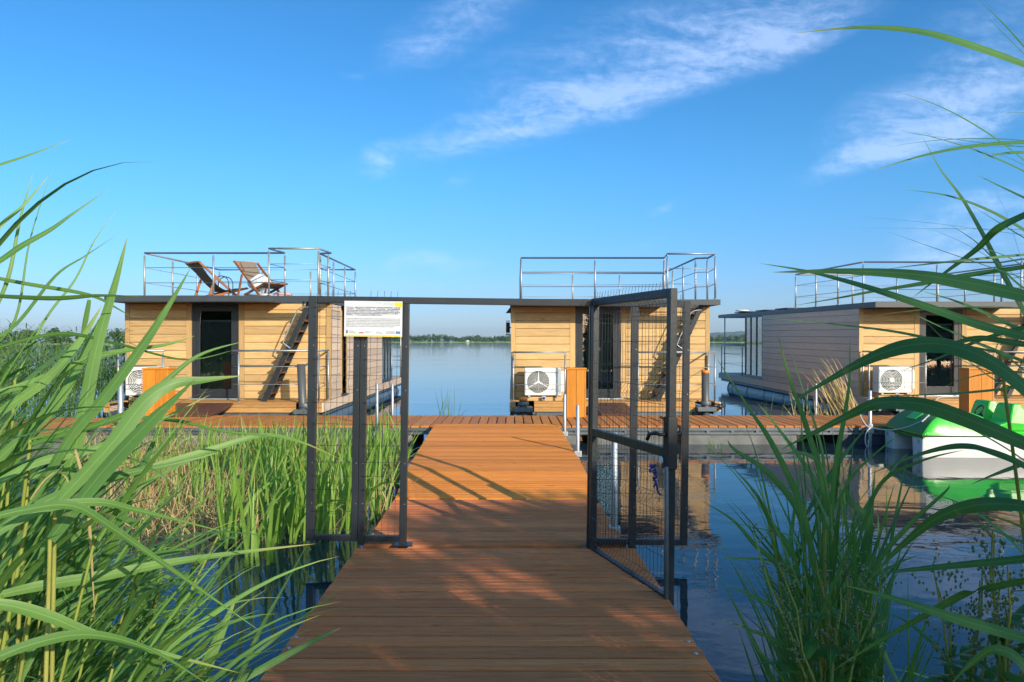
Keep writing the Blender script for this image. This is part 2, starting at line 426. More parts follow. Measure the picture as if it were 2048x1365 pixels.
# banks on both sides of the jetty where the near reeds root (mostly hidden by them)
def bank(name, x0, x1, y0, y1, seed):
    b = MB(); rr = random.Random(seed); nx, ny = 14, 14
    for j in range(ny + 1):
        for i in range(nx + 1):
            u, v = i / nx, j / ny
            e = min(1, 4 * min(v * 5 + .2, 1 - v)) * min(1, 4 * min(u, 1 - u))
            b.v.append(Vector((x0 + (x1 - x0) * u, y0 + (y1 - y0) * v, -.12 + .26 * e + rr.uniform(-.03, .03))))
    for j in range(ny):
        for i in range(nx):
            k = j * (nx + 1) + i; b.quad([k, k + 1, k + nx + 2, k + nx + 1], .5, 0, True)
    tag(b.build(name, 'soil'), kind='structure')
bank('bank', -7.5, -1.25, -6, 2.6, 1); bank('bank', 1.3, 9, -8, 1.6, 2)
# ------------------------------------------------------------------ jetty, gangway, pontoons
def lerp(a, b, t): return a + (b - a) * t
def boards_x(mb, yl, y0, y1, pitch, gap, xl, xr, z, th, grooves=0):
    """boards lying across x, laid one after another along y between edges xl(y), xr(y), heights z(y)"""
    y = y0
    while y + pitch * .5 < y1:
        e = min(y + pitch - gap, y1); v = rnd.random(); j = rnd.uniform(-.006, .006); k = rnd.uniform(-.006, .006); dz = rnd.uniform(-.0015, .0015)
        a, c = z(y) + dz, z(e) + dz
        g = 0.0035
        # chamfered plank: base, then a slightly narrower top
        mb.hexa([(xl(y) + j, y, a - th), (xr(y) + k, y, a - th), (xr(e) + k, e, c - th), (xl(e) + j, e, c - th),
                 (xl(y) + j, y, a - g), (xr(y) + k, y, a - g), (xr(e) + k, e, c - g), (xl(e) + j, e, c - g)], v)
        m_ = (y + e) / 2
        for p, q in (((y, m_ - .0022), (m_ + .0022, e)) if grooves else ((y, e),)):
            ap, cq = lerp(a, c, (p - y) / (e - y)), lerp(a, c, (q - y) / (e - y)); gg = .003
            mb.hexa([(xl(p) + j + .001, p + .0005, ap - g + .0002), (xr(p) + k - .001, p + .0005, ap - g + .0002), (xr(q) + k - .001, q - .0005, cq - g + .0002), (xl(q) + j + .001, q - .0005, cq - g + .0002),
                 (xl(p) + j + .004, p + gg, ap), (xr(p) + k - .004, p + gg, ap), (xr(q) + k - .004, q - gg, cq), (xl(q) + j + .004, q - gg, cq)], v)
        y += pitch
jx0 = lambda y: lerp(-1.205, -1.222, (y - 3) / 3); jx1 = lambda y: lerp(1.005, .965, (y - 3) / 3)
jet = empty('wooden_jetty', (0, 3, .13))
tag(jet, 'weathered brown plank jetty in the foreground, half in shade, leading to the mesh gate', 'jetty')
b = MB(); boards_x(b, 0, -3.5, 5.98, .147, .019, jx0, jx1, lambda y: .13, .04, 1)
b.xf(Matrix.Translation((0, -3, -.13))); b.build('planks', 'deck_near', jet)
b = MB()
for x in (-1.0, 0., .85): b.box(x - .04, x + .04, -6.4, 2.95, -.19, -.034)
for x, y in ((-1.08, 1.0), (.93, .95), (-1.08, -1.2), (.93, -1.2)): b.box(x - .09, x + .09, y - .09, y + .09, -.6, -.04)
b.build('joists', 'dark', jet)
b = MB(); y = -3.5
while y < 5.9:
    for x in (-1.13, -.12, .86):
        for q in (.033, .097): b.tube([(x + rnd.uniform(-.006, .006), y + q - 3, -.004), (x, y + q - 3, .0006)], .0048, 8)
    y += .147
b.build('screws', 'channel', jet)
for (px, py) in ((592, 1275), (577, 1296.5), (1376.5, 1283.5), (1392, 1308)):
    d = 1.62 * F / (py - HY); p = U(px, py, d)
    b = MB(); b.tube([(p.x, p.y - 3, -.003), (p.x, p.y - 3, .004), (p.x, p.y - 3, .006)], [.012, .012, .008], 12); b.build('bolt', 'galv', jet)

gz = lambda y: .13 if y < 7.78 else (lerp(.13, .272, (y - 7.78) / 1.0) if y < 8.78 else lerp(.272, .372, (y - 8.78) / 3.82))
gx0 = lambda y: lerp(-1.185, -1.296, (y - 5.98) / 6.62); gx1 = lambda y: lerp(.905, .766, (y - 5.98) / 6.62)
gw = empty('gangway', (-.2, 9, .2))
tag(gw, 'orange brown plank gangway beyond the gate, sloping up onto the pontoon', 'gangway')
o = Matrix.Translation((.2, -9, -.2))
for nm, y0, y1 in (('landing', 5.985, 7.78), ('slope', 7.78, 8.78), ('top_section', 8.78, 12.6)):
    b = MB(); boards_x(b, 0, y0, y1, .1437, .0125, gx0, gx1, gz, .03, 1); b.xf(o)
    b.build(nm, 'deck_near' if nm == 'landing' else 'deck', gw)
b = MB()
for fx, s in ((gx0, 1), (gx1, -1)):
    for y0, y1 in ((5.99, 7.77), (7.79, 8.77), (8.79, 12.58)):
        b.bar((fx(y0) + s * .05, y0, gz(y0) - .085), (fx(y1) + s * .05, y1, gz(y1) - .085), .05, .1)
b.xf(o); b.build('side_beams', 'anth', gw)

def pontoon(x0, x1, y0, y1, z, label, floats, mat='deck_pont'):
    e = empty('floating_pontoon', ((x0 + x1) / 2, (y0 + y1) / 2, z)); tag(e, label, 'pontoon')
    cx, cy = (x0 + x1) / 2, (y0 + y1) / 2
    b = MB(); x = x0
    while x < x1 - .05:
        v = rnd.random(); w = .143; dz = rnd.uniform(-.002, .002)
        b.box(x - cx, x + w - cx, y0 - cy + rnd.uniform(-.004, .004), y1 - cy, -.032 + dz, -.005 + dz, v)
        b.box(x + .004 - cx, x + w - .004 - cx, y0 - cy + .004, y1 - cy - .004, -.0049 + dz, dz, v)
        x += .161
    b.build('deck_boards', mat, e)
    b = MB()
    for yy, s in ((y0 + .03, 1), (y1 - .03, -1)):
        b.box(x0 - cx, x1 - cx, yy - .02 - cy, yy + .02 - cy, -.085, -.0345)
        b.box(x0 - cx, x1 - cx, yy - .02 - cy, yy + .02 - cy, -.15, -.118)
        x = x0 + .02
        while x < x1 - .05:
            b.box(x - cx, x + .05 - cx, yy - .016 - cy, yy + .016 - cy, -.118, -.085); x += .42
        b.box(x0 - cx, x1 - cx, yy + .022 * s - .003 - cy, yy + .022 * s + .003 - cy, -.15, -.04)
    x = x0 + .3
    while x < x1: b.box(x - cx - .03, x - cx + .03, y0 + .06 - cy, y1 - .06 - cy, -.1, -.0335); x += .8
    b.build('frame', 'channel', e)
    for (a, c, mt) in floats:
        b = MB(); b.box(a - cx, c - cx, y0 + .04 - cy, y1 - .04 - cy, -.75, -.153); b.build('float', mt, e, .03)
    return e
PZ = .322
pontoon(-7.35, 2.84, 12.74, 14.56, PZ, 'brown plank pontoon crossing the picture behind the gangway end', [(-7.3, -4.6, 'concrete'), (-4.3, -1.7, 'concrete'), (-1.45, 1.1, 'concrete'), (1.35, 2.76, 'concrete')])
pontoon(2.87, 9.9, 12.74, 14.56, PZ, 'brown plank pontoon on the right, behind the green pedal boat', [(2.98, 4.86, 'concrete'), (5.6, 7.6, 'navy'), (7.9, 9.8, 'concrete')])
side = pontoon(-.9, .9, -2.9, 2.9, PZ, 'narrow orange plank pontoon arm bending towards the viewer among the left reeds', [(-.8, .8, 'concrete')])
side.location = (-8.15, 11.2, PZ); side.rotation_euler = (0, 0, R(-8))

# ------------------------------------------------------------------ houseboats
def siding(mb, axis, a0, a1, z0, z1, face, sgn, pitch=.1765, th=.022):
    z = z0
    while z < z1 - .02:
        e = min(z + pitch - .006, z1); v = rnd.random()
        t = .005
        f0, f1 = sorted((face, face - sgn * th))
        lo, hi = (face - sgn * th), face
        if axis == 0:   # runs along x, faces -y (sgn=-1) or +y
            p = lambda u, f, zz: (u, f, zz)
        else:
            p = lambda u, f, zz: (f, u, zz)
        base = [p(a0, lo, z), p(a1, lo, z), p(a1, hi, z + t), p(a0, hi, z + t), p(a0, lo, e), p(a1, lo, e), p(a1, hi, e - t), p(a0, hi, e - t)]
        # consistent outward orientation is left to the recalculation below
        b = len(mb.v); mb.v += [Vector(q) for q in base]
        for q in ((0, 1, 2, 3), (4, 7, 6, 5), (3, 2, 6, 7), (0, 3, 7, 4), (1, 5, 6, 2), (0, 4, 5, 1)):
            mb.quad([b + k for k in (q if (axis == 0) == (sgn < 0) else q[::-1])], v)
        z += pitch

def rail(mb, pts, r, n=8): mb.tube(pts, r, n)
BW, BL, BG, BT = 4.48, 6.4, 8.1, 11.0
def make_houseboat(rx0, rx1):
    hb = empty('houseboat')
    DX0, DX1 = 1.45, 2.47
    # front wall: boards between corner and door trims
    b = MB()
    siding(b, 0, .105, DX0 - .125, .01, 2.085, 0., -1); siding(b, 0, DX1 + .125, BW - .105, .01, 2.085, 0., -1)
    b.box(.02, DX0, .023, .11, 0, 2.085); b.box(DX1, BW - .02, .023, .11, 0, 2.085)
    fw = b.build('front_wall', 'oak', hb)
    for x0, x1 in ((0, .1), (DX0 - .12, DX0 - .002), (DX1 + .002, DX1 + .12), (BW - .1, BW)): b = MB(); b.box(x0, x1, -.006, .022, .0, 2.085, rnd.random()); b.build('trim', 'oak_v', fw)
    # side walls
    b = MB(); siding(b, 1, .023, BL, .0, 2.085, 0., -1); b.box(.023, .1, .112, BL, 0, 2.085); b.build('side_wall', 'taupe', hb)
    b = MB(); siding(b, 1, .023, .94, .0, 2.085, BW, 1); siding(b, 1, 1.5, BL, .0, 2.085, BW, 1)
    b.box(BW - .1, BW - .023, .112, .94, 0, 2.085); b.box(BW - .1, BW - .023, 1.5, BL, 0, 2.085)
    sw = b.build('side_wall', 'taupe', hb)
    b = MB(); b.box(BW - .30, BW + .004, 1.5, 1.53, .03, 2.083, .6); b.box(BW - .30, BW + .004, .91, .939, .03, 2.083, .4)
    wi = b.build('window', 'oak_v', hb)
    b = MB(); b.box(BW - .28, BW - .27, .94, 1.5, .05, 2.08); b.build('pane', 'glass_side', wi)
    b = MB(); b.box(BW - .26, BW + .05, .942, 1.498, .0, .045); b.build('sill', 'roofgrey', wi, .004)
    # glazed stern saloon
    for x in (.03, BW - .03):
        b = MB()
        for y in (BL + .03, BL + .58, BL + 1.14, BG - .04): b.box(x - .03, x + .03, y - .028, y + .028, .1, 2.08)
        b.box(x - .03, x + .03, BL + .002, BG - .012, .0, .098); b.box(x - .027, x + .027, BL + .06, BG - .07, 2.03, 2.08)
        g = b.build('saloon_window', 'anth', hb)
        for k in range(3):
            b = MB(); y0 = BL + .058 + .556 * k; b.box(x - .008, x + .008, y0, y0 + .5, .1, 2.03); b.build('pane', 'glass_side', g)
    b = MB(); b.box(.062, BW - .062, BG - .08, BG, 0, .1); b.box(.062, BW - .062, BG - .08, BG, 2.0, 2.083)
    for x in (.1, 1.5, 2.9, BW - .1): b.box(x - .035, x + .035, BG - .08, BG, .1, 2.0)
    g = b.build('stern_window', 'anth', hb)
    for x0, x1 in ((.135, 1.465), (1.535, 2.865), (2.935, BW - .135)):
        b = MB(); b.box(x0, x1, BG - .045, BG - .03, .1, 2.0); b.build('pane', 'glass_side', g)
    b = MB(); b.box(.1, BW - .1, .115, BG - .09, -.02, .004); b.box(.1, BW - .1, 3.2, 3.26, .004, 2.083); b.box(.11, BW - .11, .116, BL, 2.06, 2.082)
    b.build('interior', 'dark', hb)
    # door
    b = MB()
    b.box(DX0, DX0 + .06, .012, .1, 0, 2.083); b.box(DX1 - .06, DX1, .012, .1, 0, 2.083); b.box(DX0 + .06, DX1 - .06, .012, .1, 2.02, 2.083)
    b.box(DX0 + .062, DX0 + .17, .02, .08, .035, 2.018); b.box(DX1 - .17, DX1 - .062, .02, .08, .035, 2.018)
    b.box(DX0 + .17, DX1 - .17, .02, .08, .035, .23); b.box(DX0 + .17, DX1 - .17, .02, .08, 1.92, 2.018)
    dr = b.build('door', 'anth', hb, .004)
    b = MB(); b.box(DX0 + .171, DX1 - .171, .045, .052, .231, 1.919); b.build('pane', 'glass', dr)
    b = MB(); z = .25
    while z < 1.68: b.hexa([(DX0 + .18, .092, z), (DX1 - .18, .092, z), (DX1 - .18, .112, z + .012), (DX0 + .18, .112, z + .012), (DX0 + .18, .092, z + .002), (DX1 - .18, .092, z + .002), (DX1 - .18, .112, z + .014), (DX0 + .18, .112, z + .014)], rnd.random()); z += .024
    b.box(DX0 + .18, DX1 - .18, .086, .116, 1.69, 1.73)
    b.build('blind', 'blind', dr)
    b = MB(); b.tube([(DX1 - .1, .018, 1.0), (DX1 - .1, -.035, 1.0), (DX1 - .22, -.04, 1.0)], .009); b.box(DX1 - .12, DX1 - .08, .012, .0195, .9, 1.08); b.build('handle', 'anth', dr)
    b = MB(); b.box(DX0 - .05, DX1 + .05, -.05, .035, .001, .028); b.build('threshold', 'galv', dr, .003)
    # deck round the house, notched at both front corners for the piles
    b = MB(); y = -.8
    k = 0
    while y < -.02:
        e = min(y + .112, -.008); v = rnd.random()
        segs = ((0, .1), (.5, 3.95), (4.38, BW)) if y < -.42 else ((0, BW),)
        for x0, x1 in segs: b.box(x0, x1, y, e, -.028, rnd.uniform(-.001, .001), v)
        y += .118; k += 1
    for z0, z1 in ((-.105, -.032), (-.205, -.112)):
        for x0, x1 in ((.0, .1), (.5, 3.95), (4.38, BW)): b.box(x0, x1, -.822, -.802, z0, z1, rnd.random())
    b.build('front_deck', 'deck_boat', hb)
    b = MB()
    for x, s in ((0, -1), (BW, 1)):
        x0, x1 = sorted((x, x + s * .03)); yy = -.8
        while yy < BT - .1:
            ye = min(yy + 2.36, BT); b.box(x0, x1, yy, ye - .005, -.2, -.004, rnd.random()); yy += 2.36
    b.box(.0, BW, BG + .003, BT, -.03, -.003, .4); b.box(.0, BW, BT + .001, BT + .03, -.2, -.004, .6)
    b.build('side_deck', 'taupe', hb)
    b = MB(); b.box(.55, 3.9, -.78, -.70, -.33, -.21)
    b.box(.04, BW - .04, -.40, BT - .1, -.30, -.21)
    for x in (.1, .5, 3.95, 4.38): b.box(x - .03, x + .03, -.79, -.41, -.27, -.21)
    b.build('hull_frame', 'channel', hb)
    for x in (.47, BW - .47):
        b = MB(); L0, L1, r = -.25, 10.4, .42
        b.tube([(x, L0, -.56), (x, L0 + .03, -.56), (x, L0 + .12, -.56), (x, L0 + .3, -.56)], [.25, .36, r - .02, r], 28)
        yy = L0 + .3
        while yy < L1 - .4:
            e = min(yy + 1.6, L1 - .3)
            b.tube([(x, yy, -.56), (x, e - .02, -.56)], r, 28, False); b.tube([(x, e - .02, -.56), (x, e - .013, -.56), (x, e - .006, -.56), (x, e, -.56)], [r, r + .012, r + .012, r], 28, False); yy = e
        b.tube([(x, L1 - .3, -.56), (x, L1 - .12, -.56), (x, L1 - .03, -.56), (x, L1, -.56)], [r, r - .02, .36, .25], 28)
        b.build('float', 'float', hb)
    # roof with the ladder opening in its front overhang
    b = MB()
    Z0, Z1 = 2.088, 2.205
    for x0, x1, y0, y1 in ((0, 2.24, 0, BT + .1), (2.24, BW, 0, BT + .1), (0, 2.02, -.8, 0), (2.024, 3.4, -.8, 0), (3.4, BW, -.8, -.69), (4.37, BW, -.69, 0)):
        b.box(x0 - (.02 if x0 == 0 else 0), x1 + (.02 if x1 == BW else 0), y0, y1, Z0, Z1)
    rf = b.build('roof', 'roofgrey', hb)
    b = MB(); b.box(.05, BW - .05, .02, BT + .05, Z1 + .0005, Z1 + .012); b.box(.05, 3.38, -.76, .018, Z1 + .0005, Z1 + .012)
    b.build('roof_cover', 'rooftop', rf)
    for k in range(3):
        b = MB(); y0 = 5.0 + 1.75 * k; b.box(.25, 1.9, y0, y0 + 1.0 if k < 2 else y0 + 1.5, Z1 + .045, Z1 + .075); b.box(.3, 1.8, y0 + .1, y0 + .14, Z1 + .01, Z1 + .046); b.build('solar_panel', 'navy', rf, .004)
    b = MB(); b.tube([(.5, 9.9, Z1 + .01), (.5, 9.9, Z1 + .10)], .03, 10); b.tube([(.5, 9.9, Z1 + .10), (.5, 9.9, Z1 + .12), (.5, 9.9, Z1 + .15), (.5, 9.9, Z1 + .16)], [.1, .24, .24, .15], 20); b.build('antenna_dome', 'white', rf)
    # roof railing
    T = 3.19
    path = [(rx0, .05), (3.46, .05), (3.37, -.75), (4.40, -.75), (4.46, .05), (4.2, .15), (4.2, 3.85), (rx1, 3.85), (rx0, .05)]
    b = MB(); b.tube([(x, y, T) for x, y in path], .021, 10); rl = b.build('roof_railing', 'steel', hb)
    for z in (2.87, 2.54):
        b = MB(); b.tube([(x, y, z) for x, y in path], .0075, 6); b.build('rail', 'steel', rl)
    for x, y in ((rx0, .05), (1.9, .05), (3.46, .05), (3.37, -.75), (4.40, -.75), (4.42, -.02), (4.2, .17), (4.2, 1.4), (4.2, 2.6), (4.2, 3.85), (rx1, 3.85), (1.7, 3.85), (3.0, 3.85), (lerp(rx0, rx1, .33), 1.3), (lerp(rx0, rx1, .66), 2.55)):
        b = MB(); b.tube([(x, y, Z1 + .012), (x, y, T - .07)], .0215, 8); b.tube([(x, y, T - .07), (x, y, T)], .009, 6); b.tube([(x, y, Z1 + .012), (x, y, Z1 + .022)], .045, 10); b.build('post', 'steel', rl)
    # deck railings
    def deck_rail(pth, posts, zs=(.74, .37)):
        b = MB(); b.tube([(x, y, 1.07) for x, y in pth], .021, 10); g = b.build('deck_railing', 'steel', hb)
        for z in zs:
            b = MB(); b.tube([(x, y, z) for x, y in pth], .0075, 6); b.build('rail', 'steel', g)
        for x, y in posts:
            b = MB(); b.tube([(x, y, 0), (x, y, 1.0)], .0215, 8); b.tube([(x, y, 1.0), (x, y, 1.07)], .009, 6); b.tube([(x, y, .002), (x, y, .012)], .045, 10); b.build('post', 'steel', g)
    deck_rail([(.06, -.06), (.05, -.74), (1.2, -.74)], [(.06, -.08), (.05, -.38), (1.17, -.74)])
    deck_rail([(2.62, -.74), (4.41, -.74), (4.43, -.04)], [(2.74, -.74), (4.4, -.72), (4.43, -.06)])
    deck_rail([(.05, BG + .05), (.05, BT - .1), (BW - .05, BT - .1), (BW - .05, BG + .05)], [(.05, BG + .4), (.05, BT - .12), (1.5, BT - .1), (3, BT - .1), (BW - .05, BT - .12), (BW - .05, BG + .4)])
    b = MB()
    for x in (.05, BW - .05): b.tube([(x, BT - .5, -.003), (x, BT - .5, 2.086)], .022, 8)
    b.build('roof_post', 'steel', hb)
    # roof ladder
    b = MB()
    fx, tx, tz = 3.20, 4.13, 2.04
    for y in (-.555, -.075): b.bar((fx, y, .0), (tx + .03, y, tz + .05), .035, .095, (1, 0, 0))
    ld = b.build('ladder', 'anth', hb)
    for k in range(9):
        q = (k + .75) / 9.3; x = fx + (tx - fx) * q; z = tz * q
        b = MB(); b.box(x - .12, x + .075, -.536, -.094, z - .018, z + .018, rnd.random()); b.build('tread', 'ramp', ld, .003)
    b = MB(); b.tube(smooth([Vector(p) for p in ((3.76, -.575, 1.12), (3.64, -.58, 1.21), (3.63, -.58, 1.28), (3.88, -.58, 1.85), (3.94, -.58, 1.94), (4.02, -.58, 1.975), (4.16, -.575, 1.99))], 5), .014, 8); b.build('handrail', 'steel', ld)
    return hb
hb1 = make_houseboat(.40, .55); hb1.location = (-8.41, 16.3, .4945)
hb2 = make_houseboat(.23, .25); hb2.location = (-.023, 16.9, .455); hb2.rotation_euler = (0, 0, R(.0))
hb3 = make_houseboat(.12, .04); hb3.location = (8.23, 17.8, .455); hb3.rotation_euler = (R(.6), 0, R(1.4))
G = 'flat roofed wooden houseboats moored along the pontoon'
tag(hb1, 'wooden houseboat with two deckchairs on its roof terrace, left of the gangway', 'houseboat', G)
tag(hb2, 'wooden houseboat seen head on behind the open gate leaf, with a bare roof terrace', 'houseboat', G)
tag(hb3, 'wooden houseboat showing its long shaded grey side wall, behind the right hand reeds', 'houseboat', G)
HBS = (hb1, hb2, hb3)
def at(hb, p):
    return Matrix.LocRotScale(hb.location, hb.rotation_euler, None) @ Vector(p)

# bits only the middle boat shows: a lamp on its left wall, a coil of cable at its right corner
b = MB(); b.tube([(-.07, .35, 1.50), (-.07, .35, 1.74)], .045, 12); b.tube([(-.07, .35, 1.62), (.01, .35, 1.62)], .015, 8)
for z in (1.47, 1.77): b.tube([(-.07, .35, z - .008), (-.07, .35, z + .008)], .047, 12)
b.build('wall_lamp', 'black', hb2)
b = MB(); b.hexa([(-.12, .2, 1.95), (.0, .2, 1.95), (.0, .3, 1.95), (-.12, .3, 1.95), (-.02, .2, 2.08), (.0, .2, 2.08), (.0, .3, 2.08), (-.02, .3, 2.08)]); b.build('wall_lamp', 'black', hb2)
e = empty('cable_coil', U(1436, 812, 16.0)); tag(e, 'black cable tangled at the right front corner of the middle houseboat', 'cable')
b = MB(); rr = random.Random(9); b.tube(smooth([Vector((rr.uniform(-.13, .17), rr.uniform(-.06, .06), rr.uniform(-.09, .07))) for _ in range(16)], 5), .011, 6); b.build('cable', 'black', e)
e = empty('hose', at(hb3, (1.3, -.86, -.02))); tag(e, 'pale blue hose looping over the deck edge of the right houseboat', 'hose')
b = MB(); b.tube(smooth([Vector(q) for q in ((-.05, -.05, -.12), (.0, -.06, .0), (.12, -.05, .07), (.45, -.03, .085), (.9, -.02, .09), (1.1, -.02, .05), (.95, -.04, -.1), (.8, -.05, -.16))], 5), .013, 8); b.build('tube', 'acgrey', e)

# ------------------------------------------------------------------ air conditioners
def aircon(hb, x, kind, label):
    e = empty('air_conditioner', at(hb, (x, -.5, .05)), hb.rotation_euler); tag(e, label, 'air conditioner', 'air conditioners on the houseboat fronts')
    w, h, d = .80, .60, .30
    b = MB(); b.box(-w / 2, w / 2, 0, d, .07, .07 + h); b.build('casing', 'white', e, .018)
    cx, cz, r = -.10, .07 + h * .5, .245
    b = MB(); b.tube([(cx, -.004, cz), (cx, -.001, cz)], r, 40); g = b.build('fan_grille', 'fan', e)
    b = MB()
    if kind == 'star':
        for k in range(9): b.tube(arc((cx, -.012, cz), .05 + .024 * k, 0, 2 * math.pi, 36), .003, 4, False)
        for k in range(24): a = 2 * math.pi * k / 24; b.tube([(cx + .05 * math.cos(a), -.012, cz + .05 * math.sin(a)), (cx + r * math.cos(a), -.012, cz + r * math.sin(a))], .002, 4)
        b.build('wire_guard', 'white', g)
        b = MB()
        for a in (90, 210, 330):
            a = R(a); s, c = math.sin(a), math.cos(a)
            q = [(cx - s * .017, cz + c * .017), (cx + s * .017, cz - c * .017), (cx + c * r + s * .006, cz + s * r - c * .006), (cx + c * r - s * .006, cz + s * r + c * .006)]
            b.hexa([(x_, -.022, z_) for x_, z_ in q] + [(x_, -.016, z_) for x_, z_ in q])
        b.tube([(cx, -.0235, cz), (cx, -.012, cz)], .032, 20); b.build('star_guard', 'white', g)
    else:
        for k in range(6): b.tube(arc((cx, -.014, cz), .075 + .034 * k, 0, 2 * math.pi, 40), .0075, 6, False)
        for k in range(8): a = 2 * math.pi * k / 8 + .2; b.tube([(cx + .05 * math.cos(a), -.010, cz + .05 * math.sin(a)), (cx + r * math.cos(a), -.010, cz + r * math.sin(a))], .004, 4)
        b.build('wire_guard', 'white', g)
        b = MB(); b.tube([(cx, -.022, cz), (cx, -.006, cz)], .055, 24); b.build('hub', 'white', g)
    b = MB(); b.box(.20, .205, -.004, -.0005, .12, .62); b.box(-.38, -.375, -.004, -.0005, .12, .62); b.box(.24, .36, -.004, -.0005, .16, .175)
    if kind == 'star': b.box(.335, .396, -.004, -.0006, .1, .66)
    b.build('panel_edges', 'acgrey', e)
    b = MB(); b.box(w / 2 + .001, w / 2 + .09, .08, d - .02, .14, .6); b.build('pipe_cover', 'white', e, .03)
    for xx in (-.3, .3):
        b = MB(); b.box(xx - .025, xx + .025, .02, .45, .035, .069); b.build('foot', 'acgrey', e)
    b = MB(); b.box(-.36, .42, .08, .46, -.05, .034, .5); b.build('plinth', 'oak', e)
    b = MB(); b.box(-.02, .06, -.035, -.001, -.02, .06); sk = b.build('socket', 'acgrey', e, .006)
    b = MB(); b.tube([(.02, -.05, .01), (.02, -.036, .02)], .028, 10); b.tube(smooth([Vector(q) for q in ((.02, -.06, .0), (.03, -.1, -.1), (.08, -.14, -.2), (.10, -.2, -.25))], 4), .007, 6); b.build('plug', 'bluerope', sk)
    if kind == 'star':
        for ch, x0, mt in (('C', .255, 'ink'), ('H', .292, 'signred')):
            text(ch, .055, mt, e, (x0, -.0052, .545), 'logo', 'LEFT')
        b = MB(); b.tube([(.29, -.003, .40), (.305, -.003, .415), (.32, -.003, .40), (.305, -.003, .385), (.29, -.003, .40)], .002, 4); b.build('emblem', 'boatgreen', e)
        text('Inverter', .016, 'signred', e, (.265, -.0052, .495), 'lettering', 'LEFT')
    else:
        text('INVERTER', .022, 'ink', e, (.225, -.0052, .60), 'lettering', 'LEFT')
    return e
def text(s, size, mat, parent, loc, name, align='JUSTIFY', width=0, bold=0., rot=(math.pi / 2, 0, 0), sx=1.):
    cu = bpy.data.curves.new(name, 'FONT'); cu.body = s; cu.size = size; cu.align_x = align; cu.offset = bold; cu.resolution_u = 3
    if width:
        cu.text_boxes[0].width = width
    o = bpy.data.objects.new(name, cu); COL.objects.link(o)
    bpy.context.view_layer.update()
    dg = bpy.context.evaluated_depsgraph_get()
    me = bpy.data.meshes.new_from_object(o.evaluated_get(dg)); COL.objects.unlink(o); bpy.data.objects.remove(o)
    me.materials.clear(); me.materials.append(M[mat])
    o = bpy.data.objects.new(name, me); COL.objects.link(o); o.parent = parent; o.location = loc; o.rotation_euler = rot; o.scale = (sx, 1, 1)
    return o
aircon(hb1, .66, 'ring', 'white air conditioner with ring grille, half hidden by the left orange cabinet')
aircon(hb2, .70, 'star', 'white air conditioner with three spoke fan guard beside the middle orange cabinet')
aircon(hb3, .62, 'ring', 'white air conditioner with ring grille, in front of the right houseboat')

# ------------------------------------------------------------------ orange cabinets, boarding ramps, piles
def cabinet(px0, px1, d, label):
    x0, x1 = U(px0, 0, d).x, U(px1, 0, d).x; w = x1 - x0
    e = empty('service_cabinet', ((x0 + x1) / 2, d, PZ)); tag(e, label, 'cabinet', 'orange wooden service cabinets on the pontoon')
    b = MB(); h = .93
    b.box(-w / 2 + .03, -.003, 0, .02, 0, h - .03, rnd.random()); b.box(.003, w / 2 - .03, 0, .02, 0, h - .03, rnd.random())
    b.box(-w / 2 + .03, w / 2 - .03, .021, .05, .01, h - .04, .3); b.build('door', 'cab', e)
    b = MB()
    for s in (-1, 1): b.box(min(s * w / 2, s * (w / 2 - .028)), max(s * w / 2, s * (w / 2 - .028)), -.004, .32, 0, h - .03, rnd.random())
    b.box(-w / 2 + .028, w / 2 - .028, .30, .32, 0, h - .03, .5)
    b.build('carcass', 'cab', e, .003)
    b = MB(); b.box(-w / 2 - .015, w / 2 + .015, -.02, .335, h - .029, h, .7); b.build('lid', 'cab', e, .005)
cabinet(285, 336, 14.2, 'orange wooden service cabinet in front of the left houseboat, partly behind reed blades')
cabinet(1134, 1172, 14.2, 'orange wooden service cabinet just left of the open gate leaf')
cabinet(1938, 1988, 14.2, 'orange wooden service cabinet behind the pedal boat seats on the right')

def boarding(x0, x1, y0, y1, z0, z1, label):
    e = empty('boarding_ramp', ((x0 + x1) / 2, y0, z0)); tag(e, label, 'boarding ramp', 'wooden boarding ramps between pontoon and houseboats')
    b = MB(); n = 8; w = (x1 - x0) / n; cx = (x0 + x1) / 2
    for k in range(n):
        a = x0 + w * k - cx; v = rnd.random()
        b.hexa([(a, 0, -.03), (a + w - .006, 0, -.03), (a + w - .006, y1 - y0, z1 - z0 - .03), (a, y1 - y0, z1 - z0 - .03), (a, 0, 0), (a + w - .006, 0, 0), (a + w - .006, y1 - y0, z1 - z0), (a, y1 - y0, z1 - z0)], v)
    b.build('boards', 'ramp', e)
    b = MB()
    for s in (-1, 1): b.bar((s * (x1 - x0) * .44, .03, -.06), (s * (x1 - x0) * .44, y1 - y0 - .02, z1 - z0 - .06), .05, .055)
    b.build('bearers', 'anth', e)
boarding(-6.86, -5.74, 14.25, 15.46, PZ + .035, .49, 'dark brown boarding ramp up to the left houseboat door')
boarding(1.72, 2.42, 14.4, 16.06, PZ + .035, .45, 'brown boarding ramp behind the mesh of the open gate leaf')

